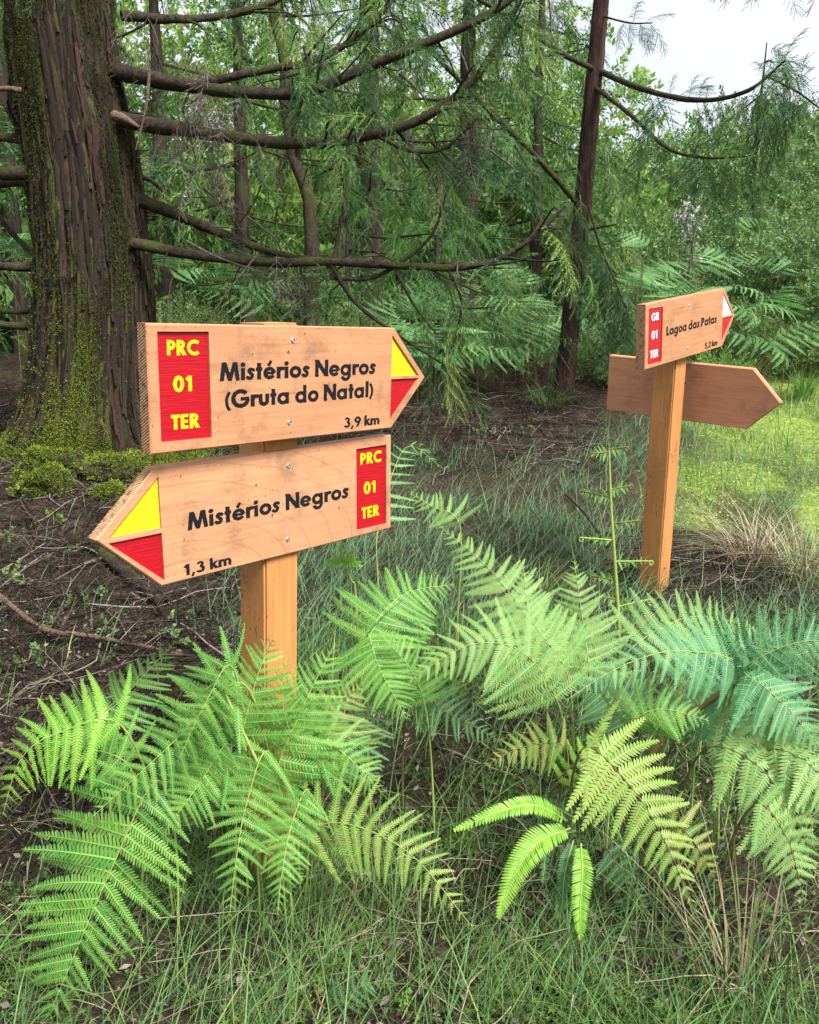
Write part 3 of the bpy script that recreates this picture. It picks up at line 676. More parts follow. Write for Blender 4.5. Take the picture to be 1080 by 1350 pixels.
BR = [  # pixel, distance, radius m
 ([(150, 92, 5.05), (240, 112, 4.85), (310, 121, 4.7), (400, 122, 4.6), (470, 95, 4.55), (540, 65, 4.5), (650, 15, 4.5), (740, -60, 4.5)], (.05, .034, .03, .027, .024, .02, .014)),
 ([(260, 110, 4.82), (350, 92, 4.9), (420, 78, 4.95), (480, 40, 5.0), (522, -6, 5.0)], (.022, .02, .018, .013)),
 ([(160, 158, 5.0), (270, 175, 4.8), (360, 188, 4.65), (430, 188, 4.55), (500, 175, 4.5), (560, 155, 4.45), (620, 110, 4.4), (662, 50, 4.4), (690, -10, 4.4)], (.046, .032, .03, .027, .024, .02, .017, .012)),
 ([(170, 258, 5.1), (250, 290, 5.2), (310, 315, 5.3), (365, 334, 5.35), (445, 346, 5.3)], (.04, .032, .028, .02, .013)),
 ([(175, 322, 5.0), (270, 338, 4.85), (360, 346, 4.75), (440, 345, 4.7), (540, 351, 4.65), (600, 353, 4.6), (650, 345, 4.6), (700, 315, 4.6), (745, 272, 4.6)], (.036, .028, .026, .024, .02, .018, .016, .013, .008)),
 ([(435, 346, 4.7), (470, 400, 4.72), (530, 445, 4.75), (600, 490, 4.8)], (.014, .012, .009, .005)),
 ([(430, 366, 4.72), (490, 366, 4.7), (540, 338, 4.7), (572, 305, 4.7), (590, 250, 4.75)], (.010, .012, .01, .008, .005)),
 ([(520, 352, 4.66), (545, 400, 4.66), (575, 440, 4.7)], (.009, .008, .005)),
 ([(590, 353, 4.6), (608, 395, 4.6), (602, 440, 4.65), (590, 470, 4.7)], (.009, .008, .006, .004)),
 ([(385, 180, 4.6), (392, 150, 4.55), (408, 100, 4.5), (400, 60, 4.5)], (.008, .012, .009, .006)),
 ([(500, 180, 4.5), (540, 198, 4.45), (580, 198, 4.4), (610, 175, 4.4), (635, 150, 4.4)], (.012, .01, .008, .006, .004)),
 ([(440, 346, 4.7), (448, 300, 4.75), (455, 250, 4.8), (440, 200, 4.85)], (.012, .01, .008, .005)),
 ([(60, 222, 5.0), (20, 228, 4.95), (-40, 224, 4.9), (-120, 210, 4.9)], (.045, .04, .034, .03)),
 ([(60, 180, 5.0), (10, 182, 5.1), (-60, 170, 5.2)], (.03, .026, .02)),
 ([(60, 242, 5.15), (15, 240, 5.3), (-60, 250, 5.5)], (.035, .03, .025)),
 ([(70, 350, 5.1), (20, 352, 5.0), (-60, 345, 4.9)], (.032, .026, .02)),
 ([(60, 350, 5.3), (10, 300, 5.5), (-30, 240, 5.6)], (.02, .016, .01)),
 ([(70, 425, 5.15), (25, 430, 5.1), (-50, 420, 5.0)], (.03, .024, .02)),
 ([(60, 405, 5.3), (20, 412, 5.4), (-50, 402, 5.5)], (.018, .014, .01)),
 ([(160, 158, 5.0), (185, 168, 4.9)], (.02, .012)),
 ([(160, 20, 5.1), (250, 25, 5.3), (340, 10, 5.5), (420, -30, 5.6)], (.03, .024, .02, .014)),
 ([(170, 232, 5.2), (195, 236, 5.2), (215, 252, 5.25)], (.02, .014, .006)),
]
spP, spD, spS = [], [], []; deadP, deadD, deadS = [], [], []
for i, (pp, rr) in enumerate(BR):
    P = [px(*q) for q in pp]
    tube('branch', [p - Vector(tbase) for p in P], rr, M['branch'], BIG, n=34, sides=9, rough=.2, seed=i)
    C = catmull(P, 60); T = unit(np.gradient(C, axis=0))
    if pp[-1][0] > 300 and len(pp) > 3:
        for kx in np.linspace(18, 58, 13 if i < 5 else 5):
            j = int(kx); s = RNG.choice([-1, 1]); side = np.cross(T[j], [0, 0, 1]) * s
            if RNG.random() < .62: spP.append(C[j]); spD.append(side * RNG.uniform(.3, 1) + T[j] * .5 + np.array([0, 0, RNG.uniform(-1.0, .1)])); spS.append(RNG.uniform(.28, .5))
            else: deadP.append(C[j]); deadD.append(side * .5 + np.array([0, 0, -.8])); deadS.append(RNG.uniform(.18, .34))
def bendtwig(name, parent, pts, r0, r1, mat, base, n=14):
    return tube(name, [p - Vector(base) for p in pts], (r0, (r0 + r1) / 2, r1), mat, parent, n=n, sides=6, rough=.1)
# thin bare twigs rising and hanging among the branches
for i in range(70):
    x0, y0 = RNG.uniform(215, 700), RNG.uniform(60, 380); D = RNG.uniform(4.5, 5.6); dx, dy = RNG.normal(0, 45), RNG.normal(15, 70)
    bendtwig('branch', BIG, [px(x0, y0, D), px(x0 + dx * .5 + RNG.normal(0, 12), y0 + dy * .5, D), px(x0 + dx, y0 + dy, D + .1)], RNG.uniform(.004, .008), .002, M['twig'] if i % 3 == 0 else M['branch'], tbase)
for (x, y, D, n, s) in ((262, 96, 4.8, 10, .3), (250, 150, 4.8, 12, .34), (300, 150, 4.75, 8, .3), (350, 190, 4.65, 8, .26), (290, 215, 4.8, 7, .28), (385, 352, 4.72, 9, .24), (345, 340, 4.8, 6, .22), (215, 60, 5.0, 7, .4), (190, 20, 5.1, 5, .4), (620, 130, 4.4, 5, .25)):
    for _ in range(n):
        q = px(x + RNG.normal(0, 22), y + RNG.normal(0, 9), D + RNG.normal(0, .08)); deadP.append(list(q)); deadD.append([RNG.normal(0, .5), RNG.normal(0, .4), -1]); deadS.append(s * RNG.uniform(.6, 1.1))
for i in (0, 1, 2, 4, 20):     # side twigs carrying the living sprays
    C = catmull([px(*q) for q in BR[i][0]], 60); T = unit(np.gradient(C, axis=0))
    for k_ in range(13):
        j = int(RNG.uniform(16, 59)); side = np.cross(T[j], [0, 0, 1]) * RNG.choice([-1, 1]); L_ = RNG.uniform(.25, .75)
        d1 = side * RNG.uniform(.4, 1) + T[j] * RNG.uniform(.2, .8) + np.array([0, 0, RNG.uniform(-.5, .5)]); e1 = C[j] + d1 * L_ * .55; e2 = e1 + (d1 * .5 + np.array([0, 0, RNG.uniform(-.9, .3)])) * L_ * .5
        bendtwig('branch', BIG, [Vector(C[j]), Vector(e1), Vector(e2)], RNG.uniform(.005, .009), .002, M['branch'], tbase, 10)
        B_ = catmull([C[j], e1, e2], 12)
        for m_ in range(2 if i != 4 else 1):
            spP.append(B_[int(RNG.uniform(5, 12))]); spD.append(d1 * .5 + RNG.normal(0, .4, 3) + np.array([0, 0, -.45])); spS.append(RNG.uniform(.18, .34))
for i in range(16):
    q = px(RNG.uniform(540, 720), RNG.uniform(330, 440), RNG.uniform(4.7, 5.2)); spP.append(list(q)); spD.append([RNG.normal(0, .35), RNG.normal(0, .35), -1]); spS.append(RNG.uniform(.15, .3))
foliage('needle_sprays', BIG, M['cedar'], scatter(SPR_HANG, spP, spD, spS), tbase)['kind'] = 'stuff'
foliage('dead_twigs', BIG, M['dead'], scatter(SPR_DEAD, deadP, deadD, deadS), tbase)['kind'] = 'stuff'
bendtwig('peeled_twig', BIG, [px(197, 95, 4.72), px(193, 140, 4.7), px(179, 198, 4.7)], .009, .004, M['stick'], tbase)
bendtwig('peeled_twig', BIG, [px(150, 152, 4.75), px(168, 158, 4.72), px(184, 168, 4.7)], .03, .008, M['stick'], tbase)
bendtwig('peeled_twig', BIG, [px(340, 335, 4.72), px(300, 385, 4.7), px(274, 425, 4.7)], .006, .004, M['stick'], tbase)
bendtwig('peeled_twig', BIG, [px(-4, 117, 4.7), px(14, 117, 4.68), px(28, 119, 4.7)], .012, .016, M['stick'], tbase)
V = scatter(SPR_HI, [list(px(18, -14, 4.0)), list(px(40, -18, 4.0)), list(px(82, -14, 4.05)), list(px(2, -8, 4.0))], [[.25, 0, -1], [.1, .1, -1], [.3, 0, -1], [.2, 0, -1]], [.1, .12, .1, .12], tints=[.6, .7, .6, .7])
foliage('needle_sprays', BIG, M['cedar_blue'], V, tbase)['kind'] = 'stuff'

# ------------------------------------------------------------------ slender reddish cedar on the right
sb = px(745, 532, 6.6); sbase = (sb.x, 6.6, gz(sb.x, 6.6))
SLIM = thing('cedar_tree', 'slender young cedar with reddish brown bark and feathery drooping green branches', 'tree', sbase)
P = [px(738, 556, 6.6), px(743, 520, 6.6), px(752, 430, 6.6), px(767, 285, 6.6), px(781, 130, 6.6), px(793, 0, 6.6), px(806, -140, 6.6), px(830, -420, 6.6)]
tube('trunk', [p - Vector(sbase) for p in P], (.125, .082, .070, .066, .062, .056, .05, .03), M['bark_red'], SLIM, n=90, sides=22, rough=.10, seed=4)
SB = [([(786, 92, 6.6), (850, 118, 6.2), (920, 132, 5.8), (985, 120, 5.5), (1035, 80, 5.3)], (.022, .02, .017, .012, .006), 1),
      ([(786, 92, 6.6), (740, 70, 6.2), (690, 35, 5.9), (620, -8, 5.6)], (.02, .018, .015, .012), .3),
      ([(780, 112, 6.6), (830, 150, 6.2), (880, 195, 5.9), (930, 208, 5.7), (985, 206, 5.6)], (.017, .015, .012, .008, .004), 1),
      ([(765, 272, 6.6), (710, 210, 6.3), (660, 160, 6.0), (610, 110, 5.8), (555, 55, 5.6)], (.022, .02, .018, .016, .012), .35),
      ([(768, 305, 6.6), (790, 300, 6.5), (812, 296, 6.4)], (.010, .008, .005), 0),
      ([(790, 20, 6.6), (830, 30, 6.3), (860, 30, 6.1)], (.008, .006, .004), .3),
      ([(800, -90, 6.6), (880, -60, 6.0), (970, -45, 5.5), (1090, -40, 5.2)], (.016, .014, .01, .006), .62),
      ([(770, 250, 6.6), (790, 320, 6.45), (815, 380, 6.4), (830, 420, 6.4)], (.01, .008, .006, .004), .9),
      ([(1090, 150, 5.3), (1050, 120, 5.3), (1010, 100, 5.35)], (.004, .006, .008), .6)]
P_, D_, S_ = [], [], []
for i, (pp, rr, dens) in enumerate(SB):
    P = [px(*q) for q in pp]; tube('branch', [p - Vector(sbase) for p in P], rr, M['branch'], SLIM, n=30, sides=8, rough=.15, seed=40 + i)
    C = catmull(P, 60); T = unit(np.gradient(C, axis=0)); nn = int(44 * dens)
    for j in np.linspace(16 if dens > .5 else 22, 59, nn):
        j = int(j); s = RNG.choice([-1, 1]); side = np.cross(T[j], [0, 0, 1]) * s
        up_ = RNG.random() < .2 and pp[0][1] > 0
        if RNG.random() < .4: continue
        P_.append(C[j]); D_.append(side * RNG.uniform(.2, .9) + T[j] * RNG.uniform(.2, .7) + np.array([0, 0, .7 if up_ else RNG.uniform(-1.1, -.3)])); S_.append(RNG.uniform(.14, .24) if up_ else RNG.uniform(.26, .5) * (.5 if i in (5, 6) else 1))
for i in range(30):     # drooping curtain near the trunk
    q = px(RNG.normal(790, 35), RNG.uniform(150, 430), RNG.uniform(6.4, 7.0)); P_.append(list(q)); D_.append([RNG.normal(0, .5), RNG.normal(0, .5), -.8]); S_.append(RNG.uniform(.3, .5))
foliage('needle_sprays', SLIM, M['cedar_blue'], scatter(SPR_HANG, P_, D_, S_), sbase)['kind'] = 'stuff'

# ------------------------------------------------------------------ cedars standing behind
def cedar(x, D, h, R, z0, r0, mat, label, group=None, nb=32, lean=0, lo=True, per=6, bark_='bark_dark', ss=(.4, .75)):
    X = (x - 540) / FPX * D * 1.0; b = (X, D, gz(X, D)); t = thing('cedar_tree', label, 'tree', b, group)
    L = [Vector((0, 0, -.1)), Vector((lean * .3, 0, h * .3)), Vector((lean * .7, .1, h * .65)), Vector((lean, 0, h))]
    tube('trunk', L, (r0 * 1.25, r0, r0 * .7, r0 * .2), M[bark_], t, n=30, sides=12, rough=.15, seed=int(x))
    C = catmull(L, 50); P, Dv, S = [], [], []
    for i in range(nb):
        u = z0 + (1 - z0) * (i + RNG.random()) / nb; c = C[int(u * 49)]; a = RNG.uniform(0, 2 * np.pi); ln = R * (1 - ((u - z0) / (1 - z0)) ** 2.6) * RNG.uniform(.6, 1.15) + .2
        o = np.array([math.cos(a), math.sin(a), 0]); q = [c, c + o * ln * .5 + [0, 0, -.08 * ln], c + o * ln + [0, 0, .05 * ln - .12]]
        if i % 2 == 0: tube('branch', [Vector(v) for v in q], (.018, .012, .005), M['branch'], t, n=8, sides=5, rough=.1, seed=i)
        B = catmull(q, 20)
        for k_ in range(per):
            j = int(RNG.uniform(5, 19.9)); side = np.cross(o, [0, 0, 1]) * RNG.choice([-1, 1])
            P.append(B[j]); Dv.append(o * .5 + side * RNG.uniform(0, 1) + np.array([0, 0, RNG.uniform(-.8, .15)])); S.append(RNG.uniform(*ss))
    V, T, I = scatter(SPR_LO if lo else SPR_HI, P, Dv, S)
    link('crown', mesh_np('crown', V, T, M[mat], tint=I), t)
CG = 'cedars in the wood behind the signs'
CL = 'dark green cedar with drooping needle sprays in the wood behind the boards'
for (x, D, h, R, z0, r0, lb) in ((490, 9.2, 5.0, 1.7, .06, .14, 'dark trunked cedar standing behind the sweeping bare branches'), (330, 8.4, 4.6, 1.5, .05, .07, 'feathery cedar close behind the branches of the huge mossy cedar'), (612, 10.4, 5.0, 1.5, .05, .13, 'cedar showing its dark trunk behind the bright green sapling'), (230, 10, 5.2, 1.8, .03, .09, None), (700, 10, 4.8, 1.3, .03, .07, 'cedar just behind the slender reddish trunk'), (40, 9.5, 5.2, 1.6, .03, .09, None), (-60, 7.8, 4.8, 1.4, .05, .08, None)):
    cedar(x, D, h, R, z0, r0, 'cedar', lb or CL, None if lb else CG)
cedar(575, 7.7, 1.9, .65, .08, .03, 'cedar_light', 'bright green cedar sapling growing between the trunks', nb=30, lo=False, per=5, ss=(.28, .45))
cedar(462, 8.3, 2.3, .55, .5, .035, 'cedar_light', 'thin cedar sapling with a yellow green top', nb=16, lo=False, per=5, ss=(.25, .4))
tube_t = thing('bare_tree', 'thin curved mossy bare trunk between the dark cedars', 'tree', tuple(px(408, 345, 7.4)))
q0 = px(408, 345, 7.4); q0 = Vector((q0.x, q0.y, gz(q0.x, q0.y))); tube_t.location = q0
tube('trunk', [p - q0 for p in (q0, px(410, 300, 7.4), px(404, 250, 7.4), px(388, 210, 7.4), px(378, 150, 7.4), px(375, 80, 7.4), px(360, 20, 7.4), px(352, -60, 7.4))], (.07, .062, .055, .05, .045, .035, .03), M['branch'], tube_t, n=40, sides=10, rough=.2)
bendtwig('branch', tube_t, [px(392, 215, 7.4), px(400, 170, 7.3), px(425, 120, 7.3)], .03, .01, M['branch'], q0)

# ------------------------------------------------------------------ broadleaf trees and shrubs
def leafy(name, x, D, wd, ht, mat, label, cat, group=None, n=420, tpl=None, size=(.16, .28), stemmat='bark_dark', stems=3, z0=.1, lobes=7, dz=0.0):
    X = (x - 540) / FPX * D; b = (X, D, gz(X, D) + dz); t = thing(name, label, cat, b, group)
    cs = [(RNG.uniform(-.32, .32) * wd, RNG.uniform(-.3, .3) * wd, RNG.uniform(z0 + .12, .8) * ht) for _ in range(lobes)] + [(0, 0, ht * .5)]
    P, Dv, S = [], [], []
    for k_ in range(n):
        c = np.array(cs[k_ % len(cs)]); d = unit(RNG.normal(size=3)); d[2] = d[2] * .9 + .15
        rr = np.array([wd * .3, wd * .3, ht * .24]) * RNG.uniform(.55, 1.08)
        p = c + d * rr
        if p[2] < z0 * ht: p[2] = z0 * ht + RNG.random() * .1
        P.append(p); Dv.append(d + np.array([0, 0, .45]) + RNG.normal(0, .3, 3)); S.append(RNG.uniform(*size))
    P = np.array(P); lobe_t = RNG.random(len(cs)); ti = np.clip(.6 * RNG.random(n) + .4 * lobe_t[np.arange(n) % len(cs)], 0, 1)
    V, T, I = scatter(tpl or TWIG, P, Dv, S, tints=ti, rollr=2)
    link('crown', mesh_np('crown', V, T, M[mat], tint=I), t)
    for s in range(stems):
        c = cs[s % len(cs)]; tube('trunk' if stems == 1 else 'stem', [Vector((RNG.normal(0, .04), RNG.normal(0, .04), -.1)), Vector((c[0] * .4, c[1] * .4, c[2] * .5)), Vector((c[0], c[1], c[2] * (1.0 if stems > 1 else 1.15)))], (.022 * ht ** .7 + (.03 if stems == 1 else 0), .015 * ht ** .7, .006), M[stemmat], t, n=12, sides=7, seed=s)
    return t
FG = 'pale leafy trees beyond the wood'; FL = 'pale yellow green leafy tree far behind the cedars'
for (x, D, wd, ht) in ((410, 16, 3.6, 6.3), (520, 18, 3.8, 6.8), (300, 17, 3.6, 6.6), (640, 17, 3.6, 6.2), (705, 15, 2.8, 4.6), (150, 16, 3.6, 6.4), (40, 14, 3.4, 5.8), (-60, 11, 3.0, 5)):
    leafy('leafy_tree', x, D, wd, ht, 'shrub_light', FL, 'tree', FG, n=720, tpl=TWIG_MED, size=(.34, .56), stems=1, z0=.03, lobes=18)
HG = 'trees on the slope beyond the clearing'
for (x, D, wd, ht) in ((810, 17, 3.0, 2.9), (880, 16, 3.0, 3.0), (960, 18, 3.2, 4.2), (1040, 16, 3.0, 3.6), (1120, 15, 3.0, 3.5), (920, 14, 2.6, 2.9), (1010, 13.5, 2.6, 3.1), (830, 13.5, 2.4, 2.8)):
    leafy('leafy_tree', x, D, wd, ht, 'shrub_light' if x in (810, 880) else 'shrub', 'leafy green tree on the slope beyond the mossy clearing' , 'tree', HG, n=720, tpl=TWIG_MED, size=(.26, .44), stems=1, z0=.05, lobes=14)
cedar(972, 12.5, 3.9, .75, .1, .04, 'cedar_blue', 'narrow pointed conifer rising above the shrubs against the sky', nb=30, per=6, ss=(.3, .5))
UG = 'tall evergreen shrubs filling the wood behind the cedars'
for (x, D, wd, ht) in ((120, 12, 2.6, 2.8), (230, 12.5, 2.8, 2.6), (330, 12, 2.6, 2.4), (430, 13, 2.8, 2.8), (520, 12, 2.6, 2.2), (600, 12.5, 2.6, 2.6), (680, 12, 2.6, 2.4), (750, 12.5, 2.4, 2.6), (20, 11.5, 2.6, 2.6), (-60, 10, 2.2, 2.2)):
    leafy('evergreen_shrub', x, D, wd, ht, 'shrub_light' if x in (330, 430, 520, 600, 750) else 'shrub', 'tall dense leafy shrub filling the wood behind the cedars', 'shrub', UG, n=600, size=(.22, .4), z0=.02, lobes=12)
SG = 'evergreen shrubs round the clearing'
for (x, D, wd, ht) in ((1010, 9.6, 1.5, 1.5), (1075, 9.0, 1.5, 1.6), (945, 10.2, 1.5, 1.5), (1085, 10.5, 1.9, 2.4), (1000, 11.5, 2, 2.3), (900, 11.2, 1.7, 1.9), (845, 10.5, 1.6, 1.6), (1120, 8.2, 1.3, 1.1), (790, 10.8, 1.6, 1.7)):
    leafy('evergreen_shrub', x, D, wd, ht, 'shrub', 'evergreen shrub with small glossy leaves on the slope above the clearing', 'shrub', SG, n=600, tpl=TWIG_MED, size=(.13, .23), z0=.06, lobes=16)
HGp = {0: ('heath bushes under the cedars', 'fine leaved olive green heath bush in the shade under the cedars'), 1: ('heath bushes by the clearing', 'fine leaved olive green heath bush between the slender cedar and the mossy clearing')}
for (x, D, wd, ht) in ((860, 8.3, 1.0, .75), (905, 8.7, 1.1, .9), (825, 7.6, .8, .62), (800, 7.2, .7, .55), (950, 8.2, .9, .55), (690, 8.0, .9, .6), (640, 8.4, 1.0, .6), (480, 7.8, 1.0, .7), (430, 7.2, .9, .55), (560, 8.6, 1.1, .7), (975, 7.8, .7, .4), (1040, 8.0, .6, .35), (290, 7.0, 1.0, .7), (230, 6.6, .7, .5)):
    leafy('heath_bush', x, D, wd, ht, 'heath', HGp[int(x > 750)][1], 'bush', HGp[int(x > 750)][0], n=420, tpl=TWIG_FINE, size=(.14, .26), z0=.02, lobes=7)
leafy('grassy_clump', 925, 6.9, .7, .33, 'herb', 'bright green feathery heath clump behind the far sign boards', 'bush', n=300, tpl=TWIG_FINE, size=(.1, .18), z0=.02)
def dry_plant():
    b = px(908, 345, 8.6); b = Vector((b.x, b.y, gz(b.x, b.y))); t = thing('withered_plant', 'pale grey withered plant standing among the heath bushes', 'plant', b)
    tp = px(908, 290, 8.6) - b
    for i in range(9):
        e = tp + Vector((RNG.normal(0, .09), RNG.normal(0, .06), RNG.normal(0, .08)))
        tube('stem', [Vector((RNG.normal(0, .03), 0, 0)), e * .5 + Vector((RNG.normal(0, .04), 0, 0)), e], (.007, .006, .004), M['twig'], t, n=8, sides=5)
    P = [tuple(tp + Vector((RNG.normal(0, .08), RNG.normal(0, .06), RNG.normal(.02, .1)))) for _ in range(34)]
    m = leaf_mat('withered_leaves', [(0, (.3, .27, .27)), (1, (.62, .58, .6))], trans=.2)
    V, T, I = scatter(TWIG, P, RNG.normal(size=(34, 3)), RNG.uniform(.05, .1, 34)); link('dry_leaves', mesh_np('dry_leaves', V, T, m, tint=I), t)
dry_plant()

# ------------------------------------------------------------------ ferns
def pinna_mesh(n, W, kx, cz, broad, mat, seed, rib=True):
    r = np.random.default_rng(seed); V, T, mi = [], [], []
    sp = .95 / n
    for i in range(n):
        x = .0 + .98 * (i + .35) / n; lp = W * (1 - x) ** .6 * min(1, .8 + 2 * x) + .008
        hw = sp * (.42 if not broad else .46); ang = rad(70 - 16 * x)
        for s in (-1, 1):
            L = lp * r.uniform(.9, 1.08); d = np.array([math.cos(ang), s * math.sin(ang), 0]); zt = r.normal(0, .12) * L - .1 * L
            p = np.array([x, 0, 0.0]); e = np.array([hw, 0, 0]); b = len(V)
            m1, m2 = (.7, .78) if not broad else (.55, .85)
            V.extend([p - e, p + e, p + d * L * m1 + e * m2 + [0, 0, zt * .4], p + d * L + e * .12 + [0, 0, zt], p + d * L * m1 - e * m2 + [0, 0, zt * .5]])
            f = [(b, b + 1, b + 2), (b, b + 2, b + 4), (b + 4, b + 2, b + 3)]
            T.extend(f if s > 0 else [q[::-1] for q in f]); mi += [0, 0, 0]
    m = 7
    for a in range(m if rib else 0):
        u, v = a / m, (a + 1) / m; wa, wb = .006 * (1 - u) + .002, .006 * (1 - v) + .002; b = len(V)
        V.extend([(u, -wa, .004), (u, wa, .004), (v, wb, .004), (v, -wb, .004)]); T.extend([(b, b + 1, b + 2), (b, b + 2, b + 3)]); mi += [1, 1]
    V = np.array(V, float); x = V[:, 0].copy()
    V[:, 1] += kx * x * x; V[:, 2] -= cz * x * x
    return mesh_np('pinna', V, np.array(T, int), [mat, M['rib']], mids=mi)
_pc = {}
def pinna(mat, L, s, style, far):
    n = (16 if style == 'broad' and L > .06 else 24 if L > .085 else 17 if L > .05 else 11 if L > .025 else 6) if not far else (12 if L > .08 else 8)
    v = random.randrange(3); key = (mat, n, s, style, v)
    if key not in _pc:
        W = {'bracken': .112, 'broad': .165, 'lady': .135}[style]
        if n <= 11: W *= 1.35
        _pc[key] = pinna_mesh(n, W, s * (.07, .12, .02)[v], (.12, .24, .04)[v], style == 'broad', M[mat], hash((n, v, s)) & 255, rib=not far)
    return _pc[key]
def fern(label, pts, L, mat, n=16, style='bracken', nb=(0, -.55, .85), group=None, base=None, far=False, droop=.12, stalk='stalk', name='bracken_fern', prof='tri', bare=0.0, absolute=False, lr=(1, 1)):
    P = [Vector(p) if absolute else px(*p) for p in pts]; P0 = P[0]
    if base is None:
        d0 = (P[1] - P[0]); bx, by = P0.x - d0.x * .25 + random.uniform(-.04, .04), P0.y + .05 - d0.y * .3
    else:
        bx, by = base
    B = Vector((bx, by, gz(bx, by)))
    t = thing(name, label, 'fern', B, group)
    mid = B.lerp(P0, .5) + Vector((0, .02, .02)) - (P[1] - P[0]) * .12; mid.z = max(mid.z, B.z + .5 * max(.02, P0.z - B.z))
    full = catmull([B - Vector((0, 0, .02)), mid] + P, 30 * (len(P) + 1) + 1); C = full[60:]; T = unit(np.gradient(C, axis=0))
    ln = np.concatenate([[0], np.cumsum(np.linalg.norm(np.diff(C, axis=0), axis=1))]); ln /= ln[-1]
    sC = np.concatenate([full[:60:5], full[58:59], C[::5], C[-1:]]) - np.array(B)
    ns = len(sC); R = np.concatenate([np.linspace(.0030, .0021, 13), np.linspace(.0015, .0005, ns - 13)]) * (1 if not far else 1.5)
    V, Q = tube_np(sC, R, 6 if not far else 4); link('stalk', mesh_np('stalk', V, Q, M[stalk], smooth=True), t)
    nb = Vector(nb)
    for i in range(n):
        u = ((i + .3) / n) ** .92 if n > 3 else i / n
        u = min(u, .985); j = int(np.searchsorted(ln, u)); p = Vector(C[j]); tt = Vector(T[j])
        N = (nb - tt * nb.dot(tt)).normalized(); S = tt.cross(N)
        if prof == 'tri': pl = (1 - u ** 1.15) ** .95 * min(1, .85 + 1.2 * u)
        elif prof == 'lance': pl = (1 - u) ** .7 * min(1, .45 + 2.0 * u)
        for s in (-1, 1):
            if random.random() < bare: continue
            l = max(L * pl * random.uniform(.9, 1.06) * lr[0 if s > 0 else 1], .012)
            ph = rad(86 - 38 * u + random.uniform(-7, 7))
            dr = (tt * math.cos(ph) + S * (s * math.sin(ph)) - N * droop * random.uniform(.4, 1.6)).normalized()
            Z = (N + S * s * random.uniform(-.25, .4) + tt * random.uniform(-.3, .3)); Z = (Z - dr * Z.dot(dr)).normalized(); Y = Z.cross(dr)
            # curve the pinna towards the frond tip
            k = 1 if Y.dot(tt) > 0 else -1
            m4 = Matrix((dr * l, Y * l, Z * l)).transposed().to_4x4(); m4.translation = p - B + tt * random.uniform(-.003, .003)
            link('pinna', pinna(mat, l, k, style, far), t, m4)
    return t
G, LM, PA, BL, YL, OL, DK = 'fern_green', 'fern_lime', 'fern_pale', 'fern_blue', 'fern_yellow', 'fern_olive', 'fern_dark'
UP = (0, -.25, 1); FC = (0, -.9, .5); MD = (0, -.6, .8)
